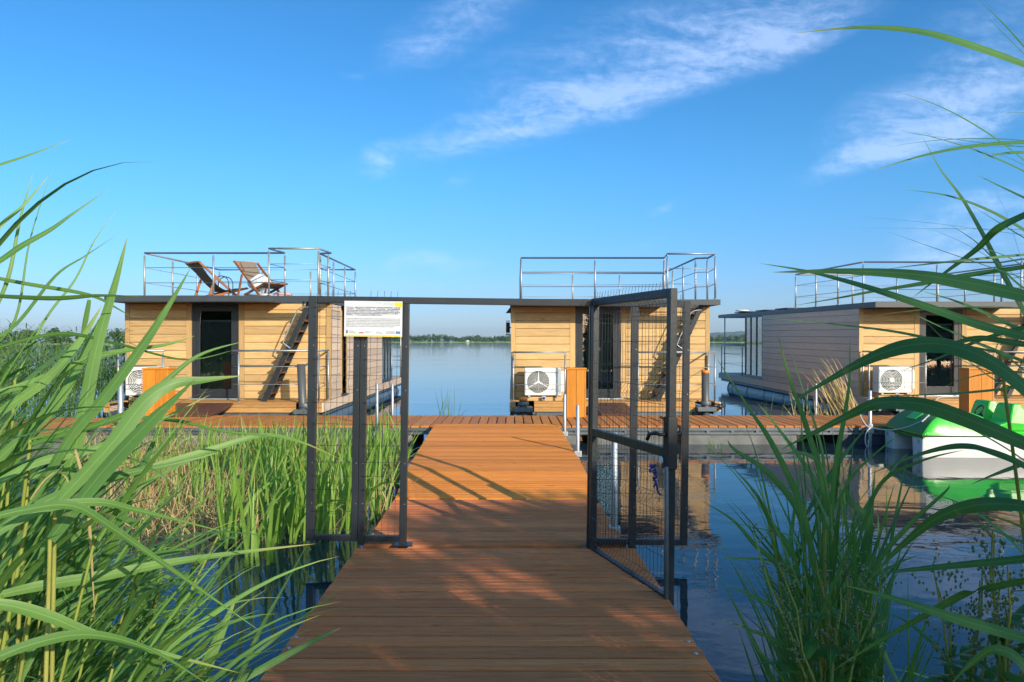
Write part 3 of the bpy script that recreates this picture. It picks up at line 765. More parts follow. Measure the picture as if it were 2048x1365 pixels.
def pile(p, z0, z1, cap, label, lean=0.):
    e = empty('mooring_pile', (p[0], p[1], 0)); tag(e, label, 'mooring pile', 'grey plastic mooring piles at the houseboat corners')
    b = MB(); b.tube([(0, 0, z0), (-lean, 0, z1)], .083, 20, True); b.build('pipe', 'pvc', e)
    if cap: b = MB(); b.tube([(-lean, 0, z1 - .05), (-lean, 0, z1 + .01), (-lean, 0, z1 + .02)], [.09, .09, .07], 20); b.build('cap', 'orangecap', e)
    b = MB(); b.tube([(0, 0, .40), (0, 0, .48)], .12, 20); b.box(-.2, .2, -.16, .3, .27, .36); b.build('guide_collar', 'channel', e, .006)
pile((-4.27, 15.45), -.6, 1.29, False, 'tall grey pile pipe in front of the left houseboat ladder', .075)
pile((4.14, 16.05), -.6, 1.12, True, 'grey pile with orange cap at the right corner of the middle houseboat')
pile((.24, 15.95), -.6, .55, True, 'low pile with orange cap under the middle air conditioner')
pile((12.3, 17.1), -.6, 1.05, False, 'grey pile pipe at the far corner of the right houseboat')

# ------------------------------------------------------------------ galvanised mooring posts
def mpost(px, ptop, pclamp, d, label, r=.026, zb=-.7, clamp=True, mat='galv'):
    a = U(px, ptop, d); c = U(px, pclamp, d)
    e = empty('mooring_post', (a.x, d, 0)); tag(e, label, 'mooring post', 'galvanised steel mooring posts')
    b = MB(); b.tube([(0, 0, zb), (0, 0, a.z), (0, 0, a.z + .004)], [r, r, r * .8], 14); b.build('pole', mat, e)
    if clamp: b = MB(); b.box(-.05, .05, -.045, .045, c.z - .04, c.z + .04); b.build('clamp', 'galv', e, .008)
    return e
mpost(1129.5, 789, 868, 12.3, 'thin galvanised post at the right of the gangway end')
mpost(1155.5, 811, 908, 9.9, 'galvanised post clamped halfway along the right edge of the gangway')
mpost(1229, 866, 1062, 6.55, 'galvanised post standing behind the mesh of the gate leaf', .028)
mpost(754, 768, 867, 12.66, 'galvanised post clamped to the pontoon behind the sign panel')
mpost(785, 768, 900, 15.0, 'slim galvanised post in the water beside the left houseboat float', .026, -.7, False)
mpost(241, 765, 872, 12.6, 'galvanised post clamped to the pontoon among the left reeds', .045)
mpost(346, 777, 835, 14.7, 'short galvanised post beside the left orange cabinet', .026)
rp = mpost(1740, 782, 862, 12.55, 'galvanised post wound with pale mooring rope beside the pedal boat bow', .03)
mpost(1632, 768, 900, 15.2, 'slim galvanised post behind the pontoon near the bent dry reeds', .024, -.7, False)
mpost(1333, 935, 1196, 4.72, 'galvanised post at the free end of the open gate leaf', .013, -.7, False, 'channel')
mpost(1565, 1114, 1700, 2.9, 'grey post standing in the water among the right hand reeds', .019, -.7, False, 'channel')
# ------------------------------------------------------------------ mesh gate with side wings
GX, GD, GZ = (990 - HX) / F * 5.94, 5.94, EYE - (1087 - HY) / F * 5.94
gate = empty('mesh_gate', (GX, GD, GZ), (0, R(.75), 0))
tag(gate, 'anthracite metal gate with wire mesh wings across the jetty, its leaf standing open', 'gate')
FOLDS = (1.905, 1.26, .574, .035)
def fold_y(z):
    y = 0
    for f in FOLDS: y = max(y, .038 * (1 - abs(z - f) / .05))
    return y
def wire_panel(x0, x1, z0, z1, nudge=0., prong=True):
    """welded mesh in the local xz plane, its folds pointing to -y"""
    b = MB(); zs = sorted(set([z0] + [q for f in FOLDS for q in (f - .05, f, f + .05) if z0 < q < z1] + [z1]))
    n = round((x1 - x0) / .05)
    for k in range(1, n):
        x = x0 + (x1 - x0) * k / n
        b.tube([(x, -fold_y(z), z) for z in zs] + ([(x, 0, z1 + .045)] if prong else []), .0015, 4, True)
    hz = sorted(set([q for f in FOLDS for q in (f - .055, f + .055)] + [.24, .41, .76, .93, 1.10, 1.44, 1.61, 1.78]))
    for z in hz:
        if z0 < z < z1: b.tube([(x0, -.006, z), (x1, -.006, z)], .0015, 4)
    return b
def post(x, z0, z1, w, y0=0., name='post'):
    b = MB(); b.box(x - w / 2, x + w / 2, y0, y0 + .05, z0, z1)
    return b.build(name, 'anth', gate, .003)
PX = dict(a=(-1.469, .066), b=(-1.117, .05), c=(-1.063, .05), d=(-.733, .055), e=(.758, .06), f=(1.087, .055), g=(1.499, .052))
TOPZ = 1.94
for k, (x, w) in PX.items():
    o = post(x, -.03 if k in 'dcef' else .0, TOPZ - (.0 if k in 'ag' else .052), w)
    b = MB()
    for z in (.3, .62, 1.2, 1.55): b.tube([(x + w * .2, -.003, z), (x + w * .2, .0005, z)], .0035, 8)
    b.build('rivet', 'galv', o)
b = MB(); b.box(PX['a'][0] + .034, PX['g'][0] - .027, .0, .05, TOPZ - .052, TOPZ); b.build('top_bar', 'anth', gate, .003)
for p, q in (('a', 'b'), ('c', 'd'), ('e', 'f'), ('f', 'g')):
    x0, x1 = PX[p][0] + PX[p][1] / 2, PX[q][0] - PX[q][1] / 2
    b = MB(); b.box(x0 + .001, x1 - .001, .002, .048, .0, .045); b.build('bottom_bar', 'anth', gate, .003)
    w = wire_panel(x0 - .02, x1 + .02, -.01, TOPZ); w.xf(Matrix.Translation((0, -.008, 0))); w.build('wire_mesh', 'anth', gate)
for x in (PX['d'][0], PX['e'][0]):
    b = MB(); b.box(x - .07, x + .07, -.02, .09, -.031, -.022); b.build('base_plate', 'anth', gate)
# open leaf, turned about the hinge towards the viewer
hx = PX['e'][0] - .0
leaf = empty('gate_leaf', (hx, -.035, .0), (0, 0, 0)); leaf.parent = gate
LW = 1.24; free = Vector((.985 - GX - hx, 4.77 - GD + .035, 0)); leaf.rotation_euler = (0, R(-.2), math.atan2(free.y, free.x))
b = MB(); fw = .05
for x in (.0 + fw / 2, LW - fw / 2): b.box(x - fw / 2, x + fw / 2, -.025, .025, -.06, 1.945)
for z in (-.03, .90, 1.918): b.box(fw + .001, LW - fw - .001, -.0235, .0235, z - .03, z + .027)
b.build('frame', 'anth', leaf, .004)
w = wire_panel(fw - .02, LW - fw + .02, -.04, 1.945); w.xf(Matrix.Translation((0, -.027, 0))); w.build('wire_mesh', 'anth', leaf)
b = MB(); b.box(LW - .062, LW + .007, -.034, .034, .80, 1.13); b.tube([(LW - .06, -.03, .86), (LW - .06, -.04, .86)], .02, 12); b.build('lock_case', 'black', leaf, .005)
b = MB()
for s in (-1, 1): b.tube([(LW - .03, s * .03, 1.02), (LW - .03, s * .075, 1.02), (LW - .06, s * .082, 1.025), (LW - .15, s * .082, 1.01), (LW - .185, s * .08, .97)], .012, 10)
b.build('handle', 'black', leaf)
b = MB(); b.tube([(LW - .068, -.045, .855), (LW - .068, -.03, .855)], .022, 14); b.tube([(LW - .068, .03, .855), (LW - .068, .045, .855)], .022, 14); b.build('lock_cylinder', 'white', leaf)
for z in (.35, 1.55):
    b = MB(); b.tube([(-.012, .03, z - .05), (-.012, .03, z + .05)], .014, 10); b.box(-.02, .03, .02, .045, z - .012, z + .012); b.build('hinge', 'anth', leaf)
# blue rope tied to the leaf
e = empty('tied_rope', U(1306, 945, 4.90)); tag(e, 'bright blue rope knotted round the mesh near the free end of the gate leaf', 'rope')
b = MB(); rr = random.Random(4); p = [Vector((rr.uniform(-.03, .025), rr.uniform(-.03, .03), .055 - .01 * k + rr.uniform(-.015, .015))) for k in range(15)]
b.tube(smooth(p, 5), .0065, 6); b.tube(smooth([Vector((.0, 0, -.03)), Vector((.02, -.01, -.07)), Vector((.03, .0, -.12)), Vector((.05, .0, -.15))], 4), .006, 6); b.build('knot', 'bluerope', e)

# ------------------------------------------------------------------ information board
gm = Matrix.LocRotScale(gate.location, gate.rotation_euler, None)
SW, SH = .4555, .279
sign = empty('information_board', gm @ Vector(((743.5 - 990) / 252.5, -.062, (1087 - 642) / 252.5)), gate.rotation_euler)
tag(sign, 'white printed information board with yellow corner, wired to the left mesh of the gate', 'sign')
b = MB(); b.box(-SW / 2, SW / 2, 0, .004, -SH / 2, SH / 2); b.build('board', 'signwhite', sign, .001)
def sx(px): return (px - 100) / 1790 * SW - SW / 2
def sz(py): return SH / 2 - (py - 100) / 1130 * SH
def patch(q, mat, name, y=-.0012):
    b = MB(); b.v += [Vector((sx(x), y, sz(z))) for x, z in q]; b.quad(list(range(len(q)))); return b.build(name, mat, sign)
patch([(1640, 245), (1878, 290), (1884, 130), (1648, 135)], 'yellow', 'corner_patch')
patch([(1300, 205), (1600, 245), (1640, 135), (1310, 128)], 'signpale', 'pale_patch'); patch([(1055, 165), (1255, 185), (1262, 130), (1055, 128)], 'signpale', 'pale_patch')
patch([(110, 1222), (1880, 1222), (1840, 1180), (120, 1172)], 'yellow', 'bottom_stripe')
patch([(565, 1125), (706, 1125), (706, 1092), (565, 1092)], 'signred', 'red_band', -.0016)
patch([(1698, 1132), (1832, 1132), (1832, 1050), (1698, 1050)], 'signblue', 'blue_flag')
b = MB()
for k in range(12):
    a = 2 * math.pi * k / 12; c = Vector((sx(1765) + .0065 * math.cos(a), -.0018, sz(1091) + .0065 * math.sin(a)))
    b.tube([c, c + Vector((0, -.0002, 0))], .0011, 6)
b.build('flag_stars', 'yellow', sign)
for q in ([(160, 1130), (215, 1130), (215, 1100), (165, 1095)], [(160, 1070), (190, 1100), (190, 1030), (172, 1030)], [(195, 1095), (218, 1095), (218, 1028), (200, 1022)]): patch(q, 'signviolet', 'emblem')
for q in ([(1090, 1110), (1105, 1120), (1125, 1085), (1108, 1080)], [(1120, 1085), (1135, 1090), (1150, 1050), (1142, 1045)]): patch(q, 'signblue', 'logo_stroke')
L1 = ['P.P.U.H. „MAR-KAS” GRZEGORZ GENDASZEWSKI realizuje', 'projekt   dofinansowany   z   Funduszy   Europejskich', '„Stworzenie atrakcji turystycznej dla turystyki aktywnej –', 'interaktywna mapa terenów i atrakcji turystycznych gminy', 'Jeziora Zamów oraz z ekologiczną wioską na wodzie –', 'Sunflow - w koncepcji Bed & Bike & Sun”']
L2 = ['Celem projektu jest zagospodarowanie zdegradowanych lub oraz', 'wykorzystanie endogenicznych potencjałów dla turystyki aktywnej', 'działalności i rozwoju obszarów turystycznych przez stworzenie atrakcji', 'obszarowej i interaktywnej mapy terenów i atrakcji turystycznych gminy', 'Jeziora Zamów oraz z ekologiczną wioską na wodzie Sunflow w koncepcji', 'Bed & Bike & Sun i sunflow oraz innowacyjne inwestycje w turystykę.']
def fit(s, x0, x1, base, size, mat, bold=0.):
    o = text(s, size, mat, sign, (sx(x0), -.0016, sz(base)), 'lettering', 'LEFT', 0, bold)
    w = max(v.co.x for v in o.data.vertices); o.scale = ((sx(x1) - sx(x0)) / w, 1, 1)
for k, s in enumerate(L1): fit(s, 172, 1825 if k < 5 else 1270, 318 + 47.5 * k, .0112, 'ink', .0004)
for k, s in enumerate(L2): fit(s, 165, 1822 if k < 5 else 1655, 672 + 49 * k, .0100, 'inkg', .0001)
for x0, x1, rows in ((252, 460, ((1060, 'Fundusze'), (1090, 'Europejskie'), (1122, 'Program Regionalny'))), (735, 985, ((1080, 'Rzeczpospolita'), (1112, 'Polska'))), (1155, 1300, ((1095, 'Pomorze'), (1125, 'Zachodnie'))), (1405, 1665, ((1070, 'Unia Europejska'), (1100, 'Europejski Fundusz'), (1130, 'Rozwoju Regionalnego')))):
    for y, s in rows: fit(s, x0, x1 - (0 if len(s) > 8 else (x1 - x0) * .4), y, .0065, 'ink')

# ------------------------------------------------------------------ roof terrace furniture
RZ = .4945 + 2.217
def deckchair(p, yaw, label):
    e = empty('deckchair', p, (0, 0, yaw)); e.scale = (1.08, 1.08, 1.04); tag(e, label, 'deckchair', 'teak deckchairs on the left roof terrace')
    w = .27
    for s in (-1, 1):
        b = MB(); b.bar((0, s * w, .86), (1.02, s * w, .02), .03, .05); b.build('back_rail', 'chairwood', e, .003)
        b = MB(); b.bar((.33, s * (w - .04), .10), (1.16, s * (w - .04), .33), .028, .05); b.build('seat_rail', 'chairwood', e, .003)
        b = MB(); b.bar((.37, s * (w + .04), .545), (.19, s * (w + .04), .01), .028, .05); b.build('prop_leg', 'chairwood', e, .003)
    b = MB(); b.bar((.01, -w - .03, .85), (.01, w + .03, .85), .05, .035); b.bar((1.15, -w, .325), (1.15, w, .325), .05, .03)
    b.bar((.21, -w, .07), (.21, w, .07), .04, .03); b.bar((.99, -w + .02, .05), (.99, w - .02, .05), .04, .03); b.bar((.36, -w + .05, .10), (.36, w - .05, .10), .04, .03); b.build('cross_bars', 'chairwood', e, .003)
    pr = smooth([Vector(q) for q in ((.0, 0, .875), (.10, 0, .75), (.30, 0, .52), (.52, 0, .32), (.74, 0, .24), (.95, 0, .265), (1.15, 0, .345))], 5)
    b = MB(); n0 = len(b.v)
    for q in pr:
        for s, zz in ((-1, 0), (1, 0), (1, -.006), (-1, -.006)): b.v.append(Vector((q.x, s * (w - .055), q.z + zz)))
    for k in range(len(pr) - 1):
        for j in range(4): b.quad([4 * k + j, 4 * k + (j + 1) % 4, 4 * k + 4 + (j + 1) % 4, 4 * k + 4 + j], .5, 0, False)
    b.quad([0, 1, 2, 3][::-1]); m_ = 4 * (len(pr) - 1); b.quad([m_ + j for j in range(4)])
    b.build('sling', 'sling', e)
    b = MB(); q0 = Vector((.035, 0, .85)); b.bar((.04, 0, .845), (.23, 0, .62), .34, .045, (1, 0, 1)); b.build('head_pad', 'sling', e, .018)
deckchair((U(381, 0, 17.4).x, 17.5, RZ), R(50), 'teak deckchair with dark sling seen from behind, left of the two on the roof')
deckchair((U(486, 0, 17.3).x, 17.5, RZ), R(-40), 'teak deckchair turned to the viewer with a white pillow on its seat')
def cushion(name, mat, p, rot, sx_, sy_, sz_, label, cat, lump=.08, seed=1):
    b = MB(); n, m_ = 14, 10; rr = random.Random(seed); ph = [rr.uniform(0, 6) for _ in range(6)]
    for j in range(m_ + 1):
        th = math.pi * j / m_
        for i in range(n):
            a = 2 * math.pi * i / n; sg = lambda v, e: math.copysign(abs(v) ** e, v)
            r = 1 + lump * math.sin(3 * a + ph[0]) * math.sin(2 * th + ph[1]) + lump * .6 * math.sin(5 * a + ph[2] + 3 * th)
            b.v.append(Vector((sx_ * sg(math.sin(th), .5) * sg(math.cos(a), .5) * r, sy_ * sg(math.sin(th), .5) * sg(math.sin(a), .5) * r, sz_ * sg(math.cos(th), .9) * r)))
    for j in range(m_):
        for i in range(n): b.quad([j * n + i, j * n + (i + 1) % n, (j + 1) * n + (i + 1) % n, (j + 1) * n + i][::-1], .5, 0, True)
    o = b.build(name, mat); o.location = p; o.rotation_euler = rot; tag(o, label, cat)
    sb = o.modifiers.new('soft', 'SUBSURF'); sb.levels = sb.render_levels = 1; return o
cushion('pillow', 'cloth_white', U(519, 566, 17.0), (R(38), R(22), R(-38)), .27, .22, .10, 'fluffy white pillow on the seat of the right deckchair', 'pillow')
cushion('folded_blanket', 'cloth_pink', (U(566, 0, 16.9).x, 16.9, RZ + .075), (0, 0, R(10)), .21, .16, .075, 'crumpled pink blanket lying on the roof beside the right deckchair', 'blanket', .14, 3)
cushion('folded_towel', 'cloth_white', (U(531, 0, 16.8).x, 16.8, RZ + .06), (0, 0, R(-20)), .17, .12, .06, 'crumpled white towel lying on the roof under the right deckchair', 'towel', .15, 5)
e = empty('side_table', (U(447, 0, 18.6).x, 18.6, RZ)); tag(e, 'small dark side table with arched handle between the two deckchairs', 'table')
b = MB()
for y in (-.14, .14): b.tube([(-.18, y, 0), (-.18, y, .48)] + arc((0, y, .48), .18, math.pi, 0, 10) + [(.18, y, 0)], .012, 8)
b.build('frame', 'anth', e); b = MB(); b.box(-.21, .21, -.2, .2, .27, .31); b.build('tray', 'anth', e, .01)

# ------------------------------------------------------------------ pedal boat
pb = empty('pedal_boat', (6.22, 11.95, 0), (0, 0, R(-2.))); tag(pb, 'green and white pedal boat moored at the pontoon on the right', 'pedal boat')
Lb = 3.5
def loft(sec, mat, name, parent, sub=1, sm=True, closed=True):
    b = MB(); n = len(sec[0])
    for s_ in sec: b.v += [Vector(q) for q in s_]
    for k in range(len(sec) - 1):
        for j in range(n if closed else n - 1): b.quad([k * n + j, (k + 1) * n + j, (k + 1) * n + (j + 1) % n, k * n + (j + 1) % n], .5, 0, sm)
    if closed: b.quad(list(range(n))); m_ = (len(sec) - 1) * n; b.quad([m_ + j for j in range(n)][::-1])
    o = b.build(name, mat, parent)
    bv = o.modifiers.new('edge', 'BEVEL'); bv.width = .03; bv.segments = 3; bv.limit_method = 'ANGLE'; bv.angle_limit = R(35)
    return o
for y0, y1 in ((-.63, -.30), (.30, .63)):
    s_ = 1 if y0 > 0 else -1; yo, yi = (y1, y0) if s_ > 0 else (y0, y1)
    sec = []
    for x in (0., .18, .6, 1.5, 2.6, 3.2, Lb):
        f = 1. if x < 2.6 else (1 - .35 * (x - 2.6) / .9); dz = 0 if x < 2.6 else .10 * (x - 2.6)
        zb = -.16 + dz
        sec.append([(x, yo * (1 if x else .985), .315), (x, yo * .965 * f, .02), (x, yo * .9 * f, zb), (x, yi * 1.1, zb), (x, yi, .315)])
    loft([q[::s_] for q in sec], 'boatwhite', 'hull', pb)
b = MB(); b.box(.35, 3.2, -.298, .298, .16, .312); b.build('bridge', 'boatwhite', pb)
b = MB(); b.box(-.012, Lb + .01, -.642, .642, .316, .332); b.build('rubbing_strip', 'black', pb, .005)
# deck moulding: the grip covered bow, then the bright green flanks
def deck_sec(x, zt, ys, zs=.33):
    return [(x, -.635, zs), (x, -ys - .04, zt - .05), (x, -ys, zt), (x, ys, zt), (x, ys + .04, zt - .05), (x, .635, zs)]
BOW = ((0., .345, .60), (.07, .44, .585), (.18, .555, .55), (.30, .63, .51), (.42, .655, .49))
loft([deck_sec(*q) for q in ((0., .345, .60), (.07, .44, .585), (.18, .555, .55), (.30, .63, .51), (.42, .655, .49), (.80, .67, .46), (.98, .60, .48), (1.10, .42, .50), (2.1, .39, .50), (2.5, .46, .46), (3.2, .48, .42), (Lb, .37, .40))], 'boatgreen', 'deck', pb)
b = MB()
for x, z, ys in BOW: b.v += [Vector((x - .004, -ys - .012, z - .008)), Vector((x - .004, -ys + .03, z + .007)), Vector((x - .004, ys - .03, z + .007)), Vector((x - .004, ys + .012, z - .008))]
for k in range(len(BOW) - 1):
    for q in range(3): b.quad([4 * k + q, 4 * k + q + 1, 4 * k + 5 + q, 4 * k + 4 + q][::-1], .5, 0, True)
b.build('bow_grip', 'boatdark', pb)
b = MB(); b.hexa([(.14, -.14, .515), (.27, -.14, .61), (.27, .16, .61), (.14, .16, .515), (.125, -.13, .535), (.255, -.13, .63), (.255, .15, .63), (.125, .15, .535)]); b.build('bow_hatch', 'boatgreen', pb, .008)
PRO = ((1.16, .392), (1.18, .49), (1.34, .545), (1.40, .775), (1.44, .80), (1.52, .80), (1.57, .765), (1.66, .66), (1.76, .58), (1.86, .50), (1.88, .392))
for y in (-.30, .30):
    loft([[(x, y + f * .24 * (1 if z < .6 else .82), z) for x, z in PRO][::-1] for f in (-1, -.85, .85, 1)], 'boatgreen', 'seat', pb)
b = MB(); b.bar((.26, -.36, .645), (.09, -.42, .52), .018, .02); b.tube([(.22, -.375, .595), (.21, -.375, .625)], .012, 8); b.tube([(.13, -.405, .52), (.12, -.405, .55)], .012, 8); b.build('cleat', 'acgrey', pb, .004)
b = MB()
for y in (-.55, .47): b.box(-.006, .001, y, y + .06, .2, .26); b.tube([(-.006, y + .03, .07), (.001, y + .03, .07)], .018, 10)
b.build('transom_fittings', 'acgrey', pb)
b = MB(); b.tube([(1.3, 0, .40), (1.22, 0, .62)], .02, 8); b.tube(arc((1.2, 0, .66), .09, 0, 6.283, 18, Vector((0, 1, 0)), Vector((.5, 0, .86))), .012, 6, False); b.build('steering_wheel', 'black', pb)
# mooring ropes
a = Vector((rp.location.x, 12.55, EYE - (855 - HY) / F * 12.55)); m0 = Matrix.LocRotScale(pb.location, pb.rotation_euler, None)
c = m0 @ Vector((.16, -.40, .56))
e = empty('mooring_rope', a); tag(e, 'pale rope slung from the post to the cleat on the pedal boat bow', 'rope')
b = MB(); pts = [a + (c - a) * (k / 12) - Vector((0, 0, .10 * math.sin(math.pi * k / 12))) for k in range(13)]; b.tube([p - a for p in pts], .010, 8); b.build('line', 'rope', e)
b = MB()
for k in range(5): b.tube([q + Vector((0, 0, .02 * k - .03)) for q in arc((0, 0, 0), .038, 0, 6.283, 12, Vector((1, 0, 0)), Vector((0, 1, .15)))], .009, 6, False)
for k in range(3): b.tube([q + Vector((0, 0, .42 + .02 * k)) for q in arc((0, 0, 0), .037, 0, 6.283, 12, Vector((1, 0, 0)), Vector((0, 1, .2)))], .009, 6, False)
b.tube(smooth([Vector(q) for q in ((-.03, -.03, .44), (-.16, -.05, .38), (-.19, -.05, .22), (-.10, -.04, .06), (-.03, -.03, .0))], 5), .009, 6)
b.tube(smooth([Vector(q) for q in ((-.02, -.04, .0), (-.09, -.05, -.10), (-.10, -.05, -.25), (-.06, -.05, -.33), (-.05, -.05, -.2))], 5), .009, 6)
b.build('coil', 'rope', e)

# ------------------------------------------------------------------ far shore
def strip(name, x0, x1, y0, y1, z, mat):
    b = MB(); b.box(x0, x1, y0, y1, -.5, z); return tag(b.build(name, mat), kind='structure')
strip('far_shore', -1500, 2600, 1800, 2300, 1.3, 'shore')
strip('far_shore', -420, -205, 500, 640, .6, 'shore')
def wood_clump(b, x, y, z0, h, w, rr, n):
    """one crown: leaf sized faces scattered through a few overlapping lobes"""
    lobes = [(rr.uniform(-.3, .3) * w, rr.uniform(-.3, .3) * w, rr.uniform(.14, .8) * h, rr.uniform(.26, .42)) for _ in range(7)]
    v = rr.random()
    for k in range(n):
        lx, ly, lz, lr = rr.choice(lobes)
        d = Vector((rr.gauss(0, 1), rr.gauss(0, 1), rr.gauss(0, 1))).normalized() * rr.uniform(.55, 1)
        p = Vector((x + lx + d.x * lr * w, y + ly + d.y * lr * w, z0 + max(.02 * h, lz + d.z * lr * h * .8)))
        s = rr.uniform(.09, .18) * w; t1 = Vector((rr.gauss(0, 1), rr.gauss(0, 1), rr.gauss(0, .6))).normalized(); t2 = (t1.cross(d) + d * .3).normalized()
        i = len(b.v); b.v += [p - t1 * s, p + t2 * s * .7, p + t1 * s, p - t2 * s * .7]; b.quad([i, i + 1, i + 2, i + 3], min(1, max(0, v + rr.uniform(-.2, .2))))
rr = random.Random(11); b = MB()
x = -560
while x < 700:
    h = 16.5 + 2.5 * math.sin(x * .021) + 2 * math.sin(x * .067 + 1) + rr.uniform(-2.5, 2.5)
    if -330 < x < 60: h *= 1.0
    if x > -40: h += 3
    wood_clump(b, x, 1830 + rr.uniform(0, 60), 1.2, h, 13, rr, 120); x += rr.uniform(3, 6)
x = -560
while x < 900: wood_clump(b, x, 1812 + rr.uniform(0, 8), 1., rr.uniform(2.2, 4), 7, rr, 8); x += 3.5
tag(b.build('far_woods', 'woods'), 'hazy band of green trees along the far shore of the lake', 'woods', kind='stuff')
b = MB(); x = -410
while x < -215:
    h = 9.2 + 1.6 * math.sin(x * .11) + rr.uniform(-1.6, 1.2); wood_clump(b, x, 520 + rr.uniform(0, 25), .5, h, 8, rr, 110); x += rr.uniform(3, 5)
tag(b.build('shore_woods', 'woods'), 'green trees on the nearer shore beyond the left reeds', 'woods', kind='stuff')
# low wooded hills behind
b = MB(); n = 120
for k in range(n + 1):
    x = 500 + 3200 * k / n; h = 14 + 62 * math.exp(-((x - 1750) / 500) ** 2) + 40 * math.exp(-((x - 2800) / 600) ** 2) + 8 * math.sin(x * .004) + 3 * math.sin(x * .021) + 1.5 * math.sin(x * .07)
    for y, f in ((5600, 0), (5750, .8), (6000, 1), (6800, .3)): b.v.append(Vector((x, y, h * f if f else -.4)))
for k in range(n):
    for j in range(3): b.quad([4 * k + j, 4 * k + 4 + j, 4 * k + 5 + j, 4 * k + 1 + j], .5, 0, True)
tag(b.build('hills', 'hill'), kind='structure')
b = MB(); x = 700
while x < 2300:
    wood_clump(b, x, 3500 + rr.uniform(0, 40), -.3, rr.uniform(16, 24) + 5 * math.sin(x * .01), 24, rr, 60); x += rr.uniform(7, 12)
tag(b.build('distant_woods', 'woods'), 'low line of distant trees under the blue hills at the right', 'woods', kind='stuff')
fh = empty('lake_house', (U(936, 0, 1815).x, 1808, 1.3)); fh.scale = (.62, .62, .62); tag(fh, 'tiny white house among the trees on the far shore', 'house')
b = MB(); b.box(-5, 5, 0, 8, 0, 4.5); b.hexa([(-5, .01, 4.5), (5, .01, 4.5), (5, 7.99, 4.5), (-5, 7.99, 4.5), (-.02, .01, 8), (.02, .01, 8), (.02, 7.99, 8), (-.02, 7.99, 8)]); b.build('wall', 'housewhite', fh)
b = MB(); b.hexa([(-5.6, -.4, 4.3), (-.0, -.4, 8.2), (-.0, 8.4, 8.2), (-5.6, 8.4, 4.3), (-5.6, -.4, 4.6), (0, -.4, 8.6), (0, 8.4, 8.6), (-5.6, 8.4, 4.6)]); b.hexa([(0, -.4, 8.2), (5.6, -.4, 4.3), (5.6, 8.4, 4.3), (0, 8.4, 8.2), (0, -.4, 8.6), (5.6, -.4, 4.6), (5.6, 8.4, 4.6), (0, 8.4, 8.6)]); b.build('roof', 'houseroof', fh)
b = MB(); b.box(-2.2, 2.2, -.05, -.01, 1.0, 4.2); b.build('window', 'dark', fh)
# ------------------------------------------------------------------ reeds
def leaf_curve(p0, d0, length, droop, n=9, curl=0.):
    pts = [Vector(p0)]; d = Vector(d0).normalized(); st = length / n
    for k in range(n):
        pts.append(pts[-1] + d * st); d = (d + Vector((0, 0, -droop / n * (1 + 1.6 * k / n)))).normalized()
    return pts
def wprof(n, w, base=.55, peak=.28):
    o = []
    for k in range(n):
        t = k / (n - 1)
        o.append(w * ((base + (1 - base) * math.sin(min(t / peak, 1) * math.pi / 2)) if t < peak else max(.012, (1 - ((t - peak) / (1 - peak)) ** 1.35))))
    return o
def traced(lf, pts, d, w, tilt=0., tw=0., var=None, base=.6, peak=.35):
    """a blade through measured points; d = distance at base and tip, w = widest width in photo pixels"""
    n = len(pts); P = [U(x, y, d[0] + (d[1] - d[0]) * k / (n - 1)) for k, (x, y) in enumerate(pts)]
    C = smooth(P, 6); m = len(C); ww = w * .71 / F * (d[0] + d[1]) / 2
    side = []
    for k, p in enumerate(C):
        t = (C[min(k + 1, m - 1)] - C[max(k - 1, 0)]).normalized(); s_ = t.cross(Vector((0, -1, .25))).normalized()
        side.append(Matrix.Rotation(R(tilt + tw * k / m), 3, t) @ s_)
    lf.ribbon(C, wprof(m, ww, base, peak), side, .22, rnd.random() if var is None else var)
    return C
def reed(lf, st, p, h, lean, nl, Lm, wm, bias, rr, zl=.25, droop=(.5, 1.5), els=(.55, 1.7)):
    """one reed: stem from p, nl blades along it, blown towards bias"""
    p = Vector(p); ax = Vector((lean[0], lean[1], 1)).normalized()
    top = p + ax * h; mid = p + ax * h * .5 + Vector((-lean[0], -lean[1], 0)) * .04 * h
    C = smooth([p, mid, top], 5); st.tube(C, [lerp(.0048, .0022, k / (len(C) - 1)) for k in range(len(C))], 6, False, rr.random())
    v0 = rr.random()
    for k in range(nl):
        f = zl + (1 - zl) * (k + rr.uniform(.1, .9)) / nl; q = C[0].lerp(C[-1], f); i = min(int(f * (len(C) - 1)), len(C) - 2); q = C[i].lerp(C[i + 1], f * (len(C) - 1) - i)
        a = rr.uniform(0, 2 * math.pi); out = Vector((math.cos(a) + bias[0], math.sin(a) + bias[1], 0))
        if out.length < .2: out = Vector((bias[0], bias[1], 0))
        out.normalize(); el = rr.uniform(*els); d0 = out + Vector((0, 0, el)); L = Lm * rr.uniform(.65, 1.2) * (1 - .25 * abs(f - .65))
        c = leaf_curve(q, d0, L, rr.uniform(*droop) , 10)
        sv = out.cross(Vector((0, 0, 1))); t0 = Matrix.Rotation(rr.uniform(-.9, .9), 3, out) @ sv
        lf.ribbon(c, wprof(11, wm * rr.uniform(.6, 1.15), .5), t0, .25, min(1, max(0, v0 + rr.uniform(-.35, .35))))
    # the rolled youngest blade at the tip
    lf.ribbon(leaf_curve(top - ax * .02, ax + Vector((bias[0] * .3, bias[1] * .3, 0)), Lm * .75, rr.uniform(.1, .6)), wprof(10, wm * .35, .9), Vector((1, 0, 0)), .5, v0)
def put_reed(name, lf, st, mat, label, group):
    if isinstance(lf, list):
        o = empty(name, st.v[0]); tag(o, label, 'reed', group); m = Matrix.Translation(-o.location)
        for b in lf: b.xf(m).build('blade', mat, o)
        st.xf(m).build('stem', 'stem', o); return o
    o = lf.build(name, mat); tag(o, label, 'reed', group)
    if st.v: st.build('stem', 'stem', o)
    return o
